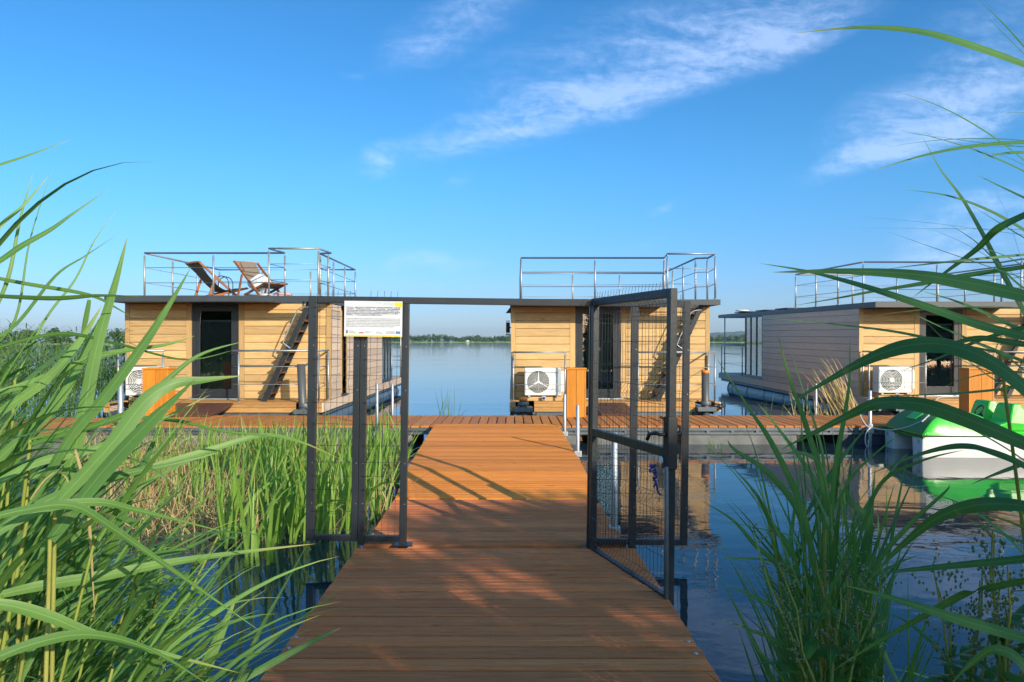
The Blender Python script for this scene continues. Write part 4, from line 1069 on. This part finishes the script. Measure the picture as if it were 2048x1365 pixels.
GL = 'sunlit common reeds at the left of the jetty'; LL = 'sunlit green reed with long blades leaning in from the left of the jetty'
GR = 'shaded common reeds at the right of the jetty'; LR = 'dark green shaded reed with arching blades at the right of the jetty'
# measured blades on the left: (base ... tip), distance at base and tip, widest width, tilt
LEFT = [
 ([(60, 1200), (150, 900), (193, 696), (232, 560), (255, 472)], (1.30, 1.36), 36, 20),
 ([(60, 1010), (141, 872), (211, 790), (290, 683), (340, 606), (382, 535)], (1.28, 1.40), 40, -15),
 ([(110, 1010), (220, 892), (290, 803), (345, 768), (410, 760), (484, 752)], (1.15, 1.28), 46, 8),
 ([(100, 1080), (200, 950), (300, 842), (345, 800), (392, 757)], (1.12, 1.22), 52, -8),
 ([(60, 890), (250, 830), (317, 775), (396, 712), (484, 684)], (1.30, 1.42), 20, 35),
 ([(-60, 545), (40, 566), (176, 590), (235, 618), (262, 634)], (1.5, 1.5), 12, 30),
 ([(-40, 1085), (50, 1035), (110, 1012), (199, 1005), (270, 1020), (352, 1040), (455, 1066)], (1.05, 1.2), 26, 5),
 ([(-60, 1048), (40, 1022), (145, 1012), (232, 1062), (331, 1131), (414, 1189), (519, 1262)], (1.0, 1.12), 24, 10),
 ([(-60, 1205), (20, 1212), (103, 1236), (199, 1274), (331, 1309), (478, 1346)], (.95, 1.05), 34, 0),
 ([(0, 1190), (83, 1172), (207, 1152), (331, 1127), (476, 1106), (630, 1088)], (1.15, 1.35), 30, 12),
 ([(60, 1230), (200, 1165), (290, 1115), (372, 1096), (457, 1054)], (1.25, 1.38), 26, -20),
 ([(380, 1420), (410, 1340), (447, 1255), (474, 1190)], (2.1, 2.2), 34, 20),
 ([(440, 1440), (476, 1365), (517, 1268), (570, 1170), (618, 1083)], (2.0, 2.2), 14, 15),
 ([(440, 1385), (520, 1340), (580, 1307), (640, 1276), (682, 1256)], (1.7, 1.9), 20, -10),
 ([(470, 1340), (505, 1312), (559, 1270), (622, 1222), (684, 1176)], (1.9, 2.1), 11, 10),
 ([(-60, 560), (0, 521), (44, 491), (100, 460), (148, 426), (222, 376)], (1.3, 1.5), 17, 15),
 ([(-70, 540), (0, 452), (48, 410), (97, 352)], (1.4, 1.5), 12, 20),
 ([(-70, 350), (0, 329), (70, 306), (142, 279)], (1.2, 1.4), 9, 20),
 ([(-40, 690), (30, 650), (110, 552), (170, 512), (236, 469)], (1.35, 1.5), 14, -10),
 ([(-30, 660), (15, 560), (40, 440), (66, 345)], (1.5, 1.55), 11, 30),
 ([(-40, 720), (30, 640), (60, 480), (108, 330)], (1.55, 1.6), 7, 30),
 ([(30, 760), (90, 640), (150, 560), (190, 480), (235, 420)], (1.6, 1.7), 7, 20),
 ([(-60, 590), (100, 598), (200, 592), (280, 594)], (1.2, 1.3), 18, 60),
 ([(-40, 850), (90, 760), (160, 680), (205, 610)], (1.4, 1.5), 30, 0),
 ([(-50, 960), (60, 860), (130, 780), (190, 660), (228, 590)], (1.5, 1.6), 34, 10),
 ([(-60, 800), (50, 770), (200, 712), (330, 690), (390, 672)], (1.4, 1.6), 18, 30),
 ([(-60, 1000), (60, 930), (180, 900), (300, 850), (420, 790)], (1.25, 1.4), 24, 0),
 ([(-60, 1110), (60, 1020), (200, 960), (340, 930), (440, 905)], (1.2, 1.35), 28, 20),
 ([(90, 1300), (130, 1180), (175, 1080), (182, 990), (205, 900)], (1.4, 1.45), 40, 0),
 ([(150, 1260), (210, 1120), (250, 1010), (300, 900), (322, 838)], (1.5, 1.6), 36, -10),
 ([(-60, 1340), (60, 1290), (180, 1270), (300, 1300), (420, 1372)], (.9, 1.0), 30, 10),
 ([(20, 1400), (80, 1280), (170, 1200), (290, 1140), (400, 1120)], (1.3, 1.45), 30, 15),
 ([(-20, 700), (120, 668), (240, 690), (370, 720), (470, 700)], (1.3, 1.5), 12, 50),
 ([(60, 880), (240, 838), (350, 842), (440, 862), (560, 876), (640, 898)], (1.35, 1.6), 12, 40),
 ([(160, 980), (300, 936), (420, 900), (520, 872), (590, 880), (680, 918)], (1.5, 1.8), 18, 20),
]
rr = random.Random(21)
for k, (pts, d, w, ti) in enumerate(LEFT):
    lf, st = MB(), MB(); C = traced(lf, pts, d, w, ti, rr.uniform(-20, 20)); q = C[0]
    foot = Vector((q.x - rr.uniform(.02, .22), q.y + rr.uniform(-.05, .2), .02))
    mid = (foot + q) / 2 + Vector((-.03, 0, .06)); S2 = smooth([foot, mid, q], 6)
    st.tube(S2, [lerp(.0055, .003, j / (len(S2) - 1)) for j in range(len(S2))], 6, False, rr.random())
    l2 = []
    for j in range(2):
        f = rr.uniform(.35, .9); qq = S2[int(f * (len(S2) - 1))]
        out = Vector((rr.uniform(.1, 1.), rr.uniform(-.4, .6), rr.uniform(.5, 1.3)))
        l2.append(MB().ribbon(leaf_curve(qq, out, rr.uniform(.3, .5), rr.uniform(.4, 1.3)), wprof(10, rr.uniform(.014, .026)), out.cross(Vector((0, 0, 1))), .25, rr.random()))
    put_reed('reed', [lf] + l2, st, 'reed', LL, GL)
for k in range(165):
    y = 1.05 + 2.6 * rr.random() ** 1.3; x = -y * (.615 + .26 * rr.random() ** 1.0) - rr.uniform(.0, .10)
    if y > 2.3: x = min(x, -1.25)
    h = min(rr.uniform(.55, 1.0) + max(0, (-x / y - .62)) * 2.9, rr.uniform(1.32, 1.6))
    lf, st = MB(), MB(); reed(lf, st, (x, y, .0), h, (rr.uniform(.04, .26), rr.uniform(-.08, .1)), rr.randint(15, 21), .42, .0155, (1.4, -.1), rr, .12, (.05, .8))
    put_reed('reed', lf, st, 'reed', LL, GL)
for k in range(30):   # shorter ones along the outer edge of the bed
    y = rr.uniform(1.5, 2.6); x = -y * rr.uniform(.50, .64); lf, st = MB(), MB()
    reed(lf, st, (x, y, .0), rr.uniform(.5, .95), (rr.uniform(.0, .15), rr.uniform(-.08, .1)), rr.randint(13, 18), .36, .0155, (1.0, -.1), rr, .12, (.05, .8))
    put_reed('reed', lf, st, 'reed', LL, GL)
# a few browned, hanging blades
for pts, d, w in (([(150, 900), (170, 980), (180, 1078), (186, 1180), (190, 1240)], (1.2, 1.2), 13), ([(60, 1000), (90, 960), (120, 945), (140, 980), (136, 1060), (175, 1078)], (1.25, 1.2), 6), ([(178, 600), (170, 640), (164, 668), (160, 684)], (1.5, 1.5), 20)):
    lf = MB(); traced(lf, pts, d, w, 10, 15, .8); o = lf.build('withered_blade', 'dry' if w < 15 else 'reed'); tag(o, {13: 'withered tan blade hanging straight down among the left reeds', 6: 'thin bent tan blade looping among the left reeds', 20: 'broad yellowing leaf tip hanging against the sky at the left'}[w], 'leaf')

# measured blades on the right
RIGHT = [
 ([(2110, 160), (2048, 127), (1949, 91), (1880, 70), (1821, 59), (1744, 54), (1680, 57), (1590, 67)], (.95, 1.1), 30, 12, .9),
 ([(2140, 200), (2048, 92), (2000, 40), (1945, -10)], (1.0, 1.1), 13, 60, .6),
 ([(2110, 180), (2060, 120), (2000, 60), (1955, 10)], (1.1, 1.1), 5, 60, .3),
 ([(2110, 300), (2048, 294), (1960, 285), (1870, 273), (1815, 267)], (1.3, 1.4), 9, 60, .1),
 ([(2110, 290), (2048, 292), (1930, 294), (1822, 289)], (1.3, 1.4), 6, 60, .1),
 ([(2110, 730), (2048, 621), (2000, 533), (1968, 470), (1924, 395), (1880, 337), (1843, 269)], (1.5, 1.55), 22, 10, .15),
 ([(2120, 480), (2048, 470), (1950, 457), (1850, 445), (1700, 432)], (1.3, 1.45), 9, 60, .05),
 ([(2120, 458), (2048, 459), (1850, 457), (1690, 456)], (1.4, 1.5), 8, 65, .05),
 ([(2130, 395), (2048, 430), (1995, 458), (1954, 498), (1891, 545), (1826, 595)], (1.1, 1.3), 22, 25, .4),
 ([(2130, 700), (2048, 672), (1961, 649), (1877, 620), (1775, 586), (1687, 560), (1603, 540), (1518, 527)], (1.05, 1.35), 34, 15, .15),
 ([(2130, 615), (2048, 590), (1912, 561), (1807, 547), (1673, 542), (1545, 545)], (.85, 1.0), 46, 12, .95),
 ([(2130, 515), (2048, 533), (1937, 549), (1835, 568), (1754, 581), (1666, 598), (1585, 612)], (1.2, 1.45), 20, 30, .2),
 ([(2000, 705), (1937, 693), (1877, 681), (1800, 665), (1719, 654), (1631, 645), (1538, 637)], (1.4, 1.6), 11, 20, .3),
 ([(2130, 850), (2048, 772), (1990, 727), (1930, 699), (1877, 688), (1817, 691), (1765, 706), (1712, 730), (1649, 765), (1571, 812)], (.95, 1.25), 62, 14, .05),
 ([(2140, 925), (2048, 885), (1947, 843), (1863, 813), (1800, 804), (1750, 808), (1701, 829), (1628, 866), (1560, 900)], (1.0, 1.3), 50, 10, .25),
 ([(2130, 985), (2048, 930), (1985, 903), (1940, 892), (1891, 895), (1824, 914), (1734, 951)], (1.1, 1.3), 27, 20, .1),
 ([(2130, 1030), (2048, 1012), (1985, 1008), (1928, 1016), (1871, 1039), (1822, 1076), (1777, 1118), (1722, 1180)], (1.05, 1.3), 38, 10, .1),
 ([(2130, 1300), (2048, 1276), (1928, 1242), (1834, 1212), (1758, 1189), (1685, 1170)], (1.0, 1.2), 30, 10, .5),
 ([(2060, 1160), (1977, 1178), (1928, 1190), (1838, 1239), (1739, 1295), (1660, 1346)], (1.2, 1.5), 26, -10, .5),
 ([(2130, 1105), (2048, 1118), (1909, 1131), (1807, 1141), (1740, 1150)], (1.2, 1.4), 22, 20, .1),
 ([(2130, 660), (2060, 560), (2010, 420), (1960, 330), (1900, 230)], (1.7, 1.8), 4, 40, .1),
 ([(2120, 610), (2040, 570), (1960, 490), (1900, 450)], (1.4, 1.5), 14, 30, .2),
 ([(2120, 690), (2048, 688), (1960, 676), (1900, 690), (1850, 705)], (1.1, 1.2), 20, 10, .15),
 ([(2130, 640), (2048, 655), (1960, 680), (1880, 715), (1800, 742)], (1.3, 1.4), 14, 30, .1),
 ([(2090, 1440), (2048, 1330), (1990, 1300), (1940, 1330), (1900, 1372)], (1.0, 1.1), 30, 10, .3),
 ([(2120, 800), (2048, 780), (1990, 760), (1900, 690), (1830, 620)], (1.5, 1.6), 8, 30, .2),
 ([(2110, 365), (2048, 330), (2000, 310), (1935, 300)], (1.5, 1.5), 8, 40, .2),
 ([(2110, 230), (2060, 226), (2000, 225)], (1.2, 1.2), 5, 40, .1),
]
rr = random.Random(33)
for k in range(26):   # thinner blades reaching in from the right
    y0 = rr.uniform(250, 1150); x1 = rr.uniform(1700, 1980); y1 = y0 + rr.uniform(-190, 60); sag = rr.uniform(-40, 10); d0 = rr.uniform(1.15, 1.7); x0 = rr.uniform(2080, 2140)
    RIGHT.append(([(lerp(x0, x1, t), lerp(y0, y1, t) + sag * 4 * t * (1 - t)) for t in (0, .25, .5, .75, 1)], (d0, d0 + rr.uniform(-.1, .15)), rr.uniform(5, 15), rr.uniform(0, 60), rr.random()))
for k, (pts, d, w, ti, v) in enumerate(RIGHT):
    lf, st = MB(), MB(); C = traced(lf, pts, d, w, ti, rr.uniform(-15, 15), v); q = C[0]
    foot = Vector((q.x + rr.uniform(.05, .3), q.y + rr.uniform(0, .25), .03)); mid = (foot + q) / 2 + Vector((.05, 0, .05))
    S2 = smooth([foot, mid, q], 6); st.tube(S2, [lerp(.0055, .003, j / (len(S2) - 1)) for j in range(len(S2))], 6, False, rr.random())
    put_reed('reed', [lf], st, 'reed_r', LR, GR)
# the clump standing in the water right of the gate
CL = [
 ([(1640, 1180), (1650, 1000), (1615, 860), (1580, 760), (1556, 668)], (2.35, 2.35), 26, 0, .6),
 ([(1660, 1160), (1650, 960), (1640, 880), (1600, 760), (1582, 700)], (2.4, 2.4), 20, 20, .5),
 ([(1660, 1150), (1668, 960), (1690, 830), (1699, 760), (1700, 670)], (2.4, 2.4), 22, 0, .7),
 ([(1640, 1220), (1620, 1080), (1590, 980), (1540, 880), (1500, 820), (1430, 712)], (2.2, 2.2), 30, 10, .5),
 ([(1600, 1240), (1590, 1120), (1545, 1050), (1510, 985), (1455, 925)], (2.2, 2.2), 26, -10, .2),
 ([(1600, 1260), (1560, 1140), (1510, 1090), (1465, 1040), (1400, 1000)], (2.2, 2.2), 22, 15, .1),
 ([(1630, 1120), (1590, 1010), (1530, 940), (1470, 900), (1455, 880)], (2.3, 2.3), 30, 0, .4),
 ([(1650, 1060), (1700, 960), (1760, 900), (1800, 870)], (2.3, 2.3), 14, 20, .6),
 ([(1700, 1150), (1735, 1030), (1770, 960), (1850, 920), (1930, 900)], (2.2, 2.2), 24, 30, .1),
 ([(1690, 1200), (1740, 1060), (1700, 1000), (1690, 960)], (2.3, 2.3), 40, 0, .1),
 ([(1720, 1220), (1760, 1120), (1830, 1040), (1890, 985), (1900, 970)], (2.2, 2.2), 22, 0, .3),
 ([(1590, 1330), (1560, 1230), (1500, 1190), (1450, 1170)], (2.1, 2.1), 18, 10, .1),
 ([(1600, 1370), (1560, 1290), (1505, 1262), (1445, 1240)], (2.1, 2.1), 20, 10, .1),
 ([(1580, 1380), (1545, 1330), (1510, 1290), (1476, 1215)], (2.1, 2.1), 12, 10, .8),
 ([(1640, 1160), (1590, 1080), (1530, 1060), (1410, 1035)], (2.2, 2.2), 8, 30, .4),
 ([(1650, 1240), (1600, 1150), (1530, 1120), (1440, 1118)], (2.2, 2.2), 18, 20, .2),
 ([(1660, 1010), (1640, 930), (1600, 905), (1560, 910)], (2.3, 2.3), 18, 0, .5),
 ([(1690, 1290), (1720, 1180), (1790, 1130), (1840, 1110)], (2.1, 2.1), 16, 0, .1),
]
for pts, d, w, ti, v in CL:
    lf, st = MB(), MB(); C = traced(lf, pts, d, w * .68, ti, rr.uniform(-25, 25), v); q = C[0]; foot = Vector((1.0 + rr.uniform(-.06, .14), q.y + rr.uniform(-.1, .15), -.05))
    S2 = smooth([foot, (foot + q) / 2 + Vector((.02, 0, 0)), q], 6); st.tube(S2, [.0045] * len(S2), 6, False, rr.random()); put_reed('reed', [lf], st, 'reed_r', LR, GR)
for k in range(46):
    y = rr.uniform(2.0, 2.9); x = .425 * y + rr.uniform(-.12, .2); lf, st = MB(), MB()
    reed(lf, st, (x, y, -.05), rr.uniform(.55, 1.3), (rr.uniform(-.14, .06), rr.uniform(-.06, .06)), rr.randint(7, 10), .46, .0185, (-.25, .0), rr, .12, (.0, .4), (1.0, 3.2))
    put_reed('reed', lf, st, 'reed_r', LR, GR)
for k in range(9):
    y = rr.uniform(1.3, 2.6); x = .70 * y + rr.uniform(-.08, .25); lf, st = MB(), MB()
    reed(lf, st, (x, y, -.02), rr.uniform(.5, 1.15), (rr.uniform(-.15, .05), rr.uniform(-.06, .06)), rr.randint(5, 8), .40, .015, (-.6, .0), rr, .2, (.2, .9))
    put_reed('reed', lf, st, 'reed_r', LR, GR)
# dock-like weeds with seed heads
def weed(x, y, z, h, rr, label):
    e = empty('dock_weed', (x, y, z)); tag(e, label, 'weed', 'seeding weeds at the right edge')
    st, lf, sd_ = MB(), MB(), MB()
    for k in range(5):
        lean = Vector((rr.uniform(-.35, .35), rr.uniform(-.3, .3), 1)).normalized(); L = h * rr.uniform(.6, 1.05); C = [lean * L * t + Vector((rr.uniform(-.01, .01), 0, 0)) for t in (0, .25, .5, .75, 1)]
        st.tube(C, [.004, .0035, .003, .0025, .0015], 5, False, .6)
        for j in range(10):
            t = rr.uniform(.4, 1.); q = lean * L * t; o_ = Vector((rr.uniform(-1, 1), rr.uniform(-1, 1), rr.uniform(.2, 1.))).normalized()
            for m_ in range(6):
                c = q + o_ * (.012 + .011 * m_) + Vector((rr.uniform(-.004, .004), rr.uniform(-.004, .004), rr.uniform(-.004, .004))); s = rr.uniform(.0028, .0048)
                i = len(sd_.v); sd_.v += [c + Vector(q_) * s for q_ in ((1, 0, 0), (-1, 0, 0), (0, 1, 0), (0, -1, 0), (0, 0, 1.3), (0, 0, -1.3))]
                for f in ((0, 2, 4), (2, 1, 4), (1, 3, 4), (3, 0, 4), (2, 0, 5), (1, 2, 5), (3, 1, 5), (0, 3, 5)): sd_.quad([i + g for g in f], rr.random())
        for j in range(4):
            q = lean * L * rr.uniform(.05, .6); o_ = Vector((rr.uniform(-1, 1), rr.uniform(-1, 1), rr.uniform(.2, .8)))
            lf.ribbon(leaf_curve(q, o_, rr.uniform(.08, .17), rr.uniform(.4, 1.5), 7), wprof(8, rr.uniform(.018, .04), .3, .45), o_.cross(Vector((0, 0, 1))), .2, rr.random())
    st.build('stem', 'stem', e); lf.build('leaves', 'weed', e); sd_.build('seed_heads', 'seed', e)
for (px, py, d, h, lab) in ((1660, 1480, 2.0, .55, 'dock weed with pale seed heads inside the reed clump right of the jetty'), (1930, 1480, 1.7, .40, 'dock weed with seed heads in the bottom right corner, left of the two'), (2010, 1460, 1.6, .42, 'dock weed with seed heads in the bottom right corner, right of the two'), (1700, 1420, 2.1, .42, 'low dock weed with seed heads under the right reed clump')):
    p = U(px, py, d); weed(p.x, p.y, p.z, h, rr, lab)
for (px, py, d, h, lab) in ((270, 1400, 1.9, .5, 'leafy green weed below the left reeds at the water edge'),):
    p = U(px, py, d); e = empty('leafy_weed', p); tag(e, lab, 'weed'); lf, st = MB(), MB()
    for k in range(7):
        ax = Vector((rr.uniform(-.2, .5), rr.uniform(-.3, .3), 1)).normalized(); L = h * rr.uniform(.6, 1.1); st.tube([Vector((0, 0, 0)), ax * L * .5, ax * L], .003, 5, False, .4)
        for j in range(8):
            o_ = Vector((rr.uniform(-1, 1), rr.uniform(-1, 1), rr.uniform(0, .8))); lf.ribbon(leaf_curve(ax * L * rr.uniform(.3, 1), o_, rr.uniform(.06, .12), 1., 6), wprof(7, rr.uniform(.02, .04), .3, .45), o_.cross(Vector((0, 0, 1))), .15, rr.random())
    st.build('stem', 'stem', e); lf.build('leaves', 'flag', e)

rr = random.Random(77); b = MB()
for k in range(150):
    y = rr.gauss(6.1, .35) if k < 90 else rr.uniform(2.6, 12); x = rr.uniform(-.95, .75); z = gz(y) + .0025; a = rr.uniform(0, 6.28); L = rr.uniform(.006, .016) if k % 7 else rr.uniform(.03, .07); w_ = rr.uniform(.002, .006)
    u = Vector((math.cos(a), math.sin(a), .1 if k % 7 else .25)) * L; n_ = Vector((-math.sin(a), math.cos(a), 0)) * w_; p = Vector((x, y, z)); i_ = len(b.v)
    b.v += [p - u * .5 - n_, p + u * .5 - n_ + Vector((0, 0, .002)), p + u * .5 + n_ + Vector((0, 0, .002)), p - u * .5 + n_]; b.quad([i_, i_ + 1, i_ + 2, i_ + 3], rr.random())
tag(b.build('leaf_litter', 'dry'), 'pale flakes and dry bits scattered on the planks near the gate', 'litter', kind='stuff')

# ------------------------------------------------------------------ middle ground: flag tufts, dry reeds, reed bed
rr = random.Random(5)
def tuft(x, y, n, h, label, group, mat='flag', name='flag_tuft', spread=.22, wid=.016):
    lf = MB()
    for k in range(n):
        a = rr.uniform(0, 6.283); r_ = spread * math.sqrt(rr.random()); p = Vector((x + r_ * math.cos(a), y + r_ * math.sin(a), -.03)); L = h * rr.uniform(.55, 1.1)
        d0 = Vector((rr.gauss(.04, .13), rr.gauss(0, .13), 1)); dr = rr.uniform(-.02, .25) + (rr.uniform(.8, 2.2) if rr.random() < .16 else 0)
        # blades bend sideways under their own weight, some fold over
        pts = [p]; d = d0.normalized(); sd_ = Vector((d0.x, d0.y, 0)); sd_ = sd_.normalized() if sd_.length > .01 else Vector((1, 0, 0))
        for j in range(8): pts.append(pts[-1] + d * (L / 8)); d = (d + sd_ * (dr / 8) * (1 + j * .3) - Vector((0, 0, dr / 14 * j * .35))).normalized()
        fc = rr.uniform(-1.0, 1.0); lf.ribbon(pts, wprof(9, wid * rr.uniform(.6, 1.25), .8, .4), Vector((math.cos(fc), math.sin(fc), 0)), .2, rr.random())
    o = lf.build(name, mat); tag(o, label, 'tuft', group); return o
TG = 'green flag tufts in the water left of the gangway'; TL = 'upright green flag tuft growing in the water between left reeds and gangway'
for k in range(66):
    y = rr.uniform(6.5, 12.2); xr = -1.42 - .02 * (y - 6) ; px_l = 470 if y < 9 else 400
    x = rr.uniform(U(px_l, 0, y).x, xr)
    if y < 7.6: x = rr.uniform(U(560, 0, y).x, xr)
    tuft(x, y, rr.randint(8, 14), rr.uniform(.6, 1.05) if y < 10 else rr.uniform(.5, .8), TL, TG, wid=.030)
for k in range(20):
    y = rr.uniform(7.4, 12.0); tuft(rr.uniform(U(230, 0, y).x, U(470, 0, y).x), y, rr.randint(6, 11), rr.uniform(.5, .95), TL, TG, spread=.3, wid=.022)
for (px, y, n, h) in ((520, 5.9, 12, .95), (455, 6.4, 12, 1.0), (560, 6.6, 10, .85), (625, 6.7, 12, .8), (500, 7.0, 14, .9)):
    tuft(U(px, 0, y).x, y, n, h, TL, TG, spread=.13, wid=.032)
tuft(U(1430, 0, 12.3).x, 12.3, 9, .22, 'small dark grass tuft at the waterline of the pontoon float', None, 'bedleaf', 'grass_tuft', .12, .012)
tuft(U(1385, 0, 15.0).x, 15.0, 8, .55, 'few green reed shoots by the right corner of the middle houseboat', None, 'flag', 'reed_shoots', .25, .014)
tuft(U(895, 0, 16.4).x, 16.4, 16, .85, 'sparse young reed tuft in open water behind the pontoon', None, 'bedleaf', 'reed_shoots', .3, .012)
tuft(U(1600, 0, 16.6).x, 16.6, 16, .7, 'dark grass tuft beside the float of the right houseboat', None, 'bedleaf', 'grass_tuft', .9, .012)
b = MB()
for k in range(170):
    y = rr.uniform(2.6, 6.4); x = rr.uniform(-2.6, -1.32) if k % 3 else rr.uniform(1.15, 2.6); a = rr.uniform(0, 6.28); s_ = rr.uniform(.003, .009) if k % 6 else rr.uniform(.012, .03); i_ = len(b.v)
    for q in range(4): b.v.append(Vector((x + s_ * math.cos(a + 1.57 * q) * (1 if q % 2 else .4), y + s_ * math.sin(a + 1.57 * q) * (1 if q % 2 else .4), .004)))
    b.quad([i_, i_ + 1, i_ + 2, i_ + 3], rr.random())
tag(b.build('floating_litter', 'dry'), 'small dry flecks floating on the dark water beside the jetty', 'litter', kind='stuff')
# dry reed stems: one bent sheaf, and the straw coloured litter of the islet
lf = MB(); c0 = U(1700, 838, 15.2)
for k in range(70):
    p = Vector((c0.x + rr.gauss(0, .14), 15.2 + rr.uniform(-.25, .25), -.02)); L = rr.uniform(.7, 1.65); d = Vector((-.36 + rr.gauss(0, .12), rr.gauss(0, .1), 1)).normalized(); pts = [p]
    for j in range(8): pts.append(pts[-1] + d * (L / 8)); d = (d + Vector((-.05 * (j > 1), 0, -.03 * j * (j > 4)))).normalized()
    lf.ribbon(pts, wprof(9, .017, .9, .5), Vector((1, rr.uniform(-.6, .6), 0)), .2, rr.random())
for k in range(22):
    p = Vector((c0.x - rr.uniform(.1, 1.1), 15.2 + rr.uniform(-.2, .3), -.02)); d = Vector((rr.uniform(-.8, .5), rr.gauss(0, .2), 1)).normalized(); L = rr.uniform(.5, 1.1)
    lf.ribbon([p + d * L * j / 5 for j in range(6)], wprof(6, .013, .9, .5), Vector((1, .3, 0)), .2, rr.random())
tag(lf.build('dry_reed_sheaf', 'dry'), 'bent sheaf of straw coloured dead reeds before the grey side wall', 'dead reeds')
lf = MB()
for k in range(2500):
    y = rr.uniform(6.6, 12.3); x = rr.uniform(U(150, 0, y).x, U(640 if rr.random() < .6 else 800, 0, y).x)
    L = rr.uniform(.25, .62) if rr.random() < .75 else rr.uniform(.1, .3); tilt = .35 if rr.random() < .6 else 1.1
    d = Vector((rr.gauss(0, tilt), rr.gauss(0, tilt), 1)).normalized(); pts = [Vector((x, y, -.03))]; bd = Vector((rr.gauss(0, .35), rr.gauss(0, .35), -rr.uniform(0, .5)))
    for j in range(5): pts.append(pts[-1] + d * (L / 5)); d = (d + bd * (.1 + .12 * j)).normalized()
    lf.ribbon(pts, wprof(6, rr.uniform(.005, .011), .9, .5), Vector((1, rr.uniform(-1, 1), 0)), .2, rr.random())
tag(lf.build('dry_reeds', 'dry'), 'straw coloured dead reed litter between the left reeds and the flag tufts', 'dead reeds', kind='stuff')
def bedstuff(name, n, fx, fh, mat, label, wid, seed, bend=1.):
    rr = random.Random(seed); lf = MB()
    for k in range(n):
        x, y = fx(rr); h = fh(rr, x, y); lean = Vector((rr.gauss(.06, .08), rr.gauss(0, .06), 1)).normalized(); b0 = Vector((x, y, -.05)); v = rr.random()
        lf.ribbon([b0 + lean * h * t for t in (0, .35, .7, .95)], [.010, .009, .007, .003], Vector((1, rr.uniform(-.5, .5), 0)), .3, v)
        for j in range(6):
            f = rr.uniform(.3, .98); q = b0 + lean * h * f; a = rr.uniform(0, 6.283); o_ = Vector((math.cos(a) + .3, math.sin(a), rr.uniform(.6, 1.6)))
            lf.ribbon(leaf_curve(q, o_, rr.uniform(.28, .55), rr.uniform(.5, 1.8) * bend, 5), wprof(6, wid * rr.uniform(.7, 1.2), .6), o_.cross(Vector((0, 0, 1))), .25, min(1, max(0, v + rr.uniform(-.3, .3))))
    return tag(lf.build(name, mat), label, 'reeds', kind='stuff')
def fx_left(rr):
    y = rr.uniform(12.8, 24); return rr.uniform(-1.1 * y, -8.75 if y > 14.6 else -9.2), y
bedstuff('reed_bed', 2600, fx_left, lambda r, x, y: r.uniform(1.3, 2.15) + .25 * math.sin(x * 1.3) - (.25 if x > -10.5 else 0), 'bedleaf', 'dense green reed bed behind the near reeds on the left', .024, 8)
def fx_l2(rr):
    y = rr.uniform(6.5, 12.4); return rr.uniform(-.95 * y, -.66 * y - .5), y
bedstuff('reed_bed', 500, fx_l2, lambda r, x, y: r.uniform(.7, 1.5), 'bedleaf', 'dense green reed bed along the pontoon arm at the left edge', .022, 9)
# willow scrub on the bank behind and right of the viewer: it throws the shade over the jetty
# trees on the bank behind and right of the viewer: they throw the shade over the near jetty
TREES = ((4.7, -6.6, 4.75, .8), (5.9, -6.4, 5.35, 1.0), (7.3, -6.7, 6.0, 1.15), (8.7, -6.3, 6.35, 1.15), (10.2, -6.6, 6.75, 1.3), (11.8, -6.4, 6.6, 1.3), (13.4, -6.8, 6.3, 1.3), (-9.5, -7.5, 5.2, 1.7), (-12.4, -6.5, 5.6, 1.9), (-15.6, -7., 5.4, 1.9), (16.4, -8, 5.6, 1.7), (19.3, -7, 5.4, 1.9), (22.6, -7.5, 5.6, 1.9), (26, -7, 5.5, 1.9), (6.2, -10.6, 4.1, 1.9))
for k, (x, y, h, w) in enumerate(TREES):
    rr = random.Random(50 + k); sc_ = w / 1.2; e = empty('alder_tree', (x, y, 0)); tag(e, 'bushy alder on the bank behind the viewer, throwing shade on the jetty', 'tree', 'alders on the bank behind the viewer')
    b = MB(); b.tube(smooth([Vector((0, 0, -.1)), Vector((.05, .05, h * .3)), Vector((-.05, 0, h * .6)), Vector((0, 0, h * .92))], 4), [lerp(.13, .02, q / 12) for q in range(13)], 9)
    for q in range(7):
        z = h * rr.uniform(.15, .7); a = rr.uniform(0, 6.28); b.tube([Vector((0, 0, z)), Vector((math.cos(a) * w * .5, math.sin(a) * w * .5, z + .3)), Vector((math.cos(a) * w * .8, math.sin(a) * w * .8, z + .7))], [.04, .025, .01], 6)
    b.build('trunk', 'soil', e)
    b = MB()
    for q in range(3900 if k < 7 else 7500):
        z = rr.uniform(.05, 1.) ; r_ = w * (1.05 - .5 * max(0, z - .55) / .45) * math.sqrt(rr.random()); a = rr.uniform(0, 6.28); p = Vector((r_ * math.cos(a), r_ * math.sin(a) * .9, h * z - .1 * rr.random()))
        s_ = rr.uniform(.06, .12) * sc_; t1 = Vector((rr.gauss(0, 1), rr.gauss(0, 1), rr.gauss(0, .7))).normalized(); t2 = t1.orthogonal().normalized()
        i_ = len(b.v); b.v += [p - t1 * s_, p + t2 * s_ * .7, p + t1 * s_, p - t2 * s_ * .7]; b.quad([i_, i_ + 1, i_ + 2, i_ + 3], rr.random())
    b.build('crown', 'shrub', e)

# ------------------------------------------------------------------ far air
HAZE = True
if HAZE:
    b = MB(); b.box(-6000, 6500, -80, 8200, -1.5, 140)
    o = b.build('haze', 'white'); o.data.materials.clear(); t = NT('haze_air'); t.n.remove(t.out); t.out = t.add('OutputMaterial')
    pv = t.add('VolumePrincipled'); pv.inputs['Density'].default_value = 7e-05; pv.inputs['Color'].default_value = (.62, .80, 1., 1); pv.inputs['Anisotropy'].default_value = .2
    t.link(pv.outputs[0], t.out.inputs['Volume']); o.data.materials.append(t.m); tag(o, kind='stuff')
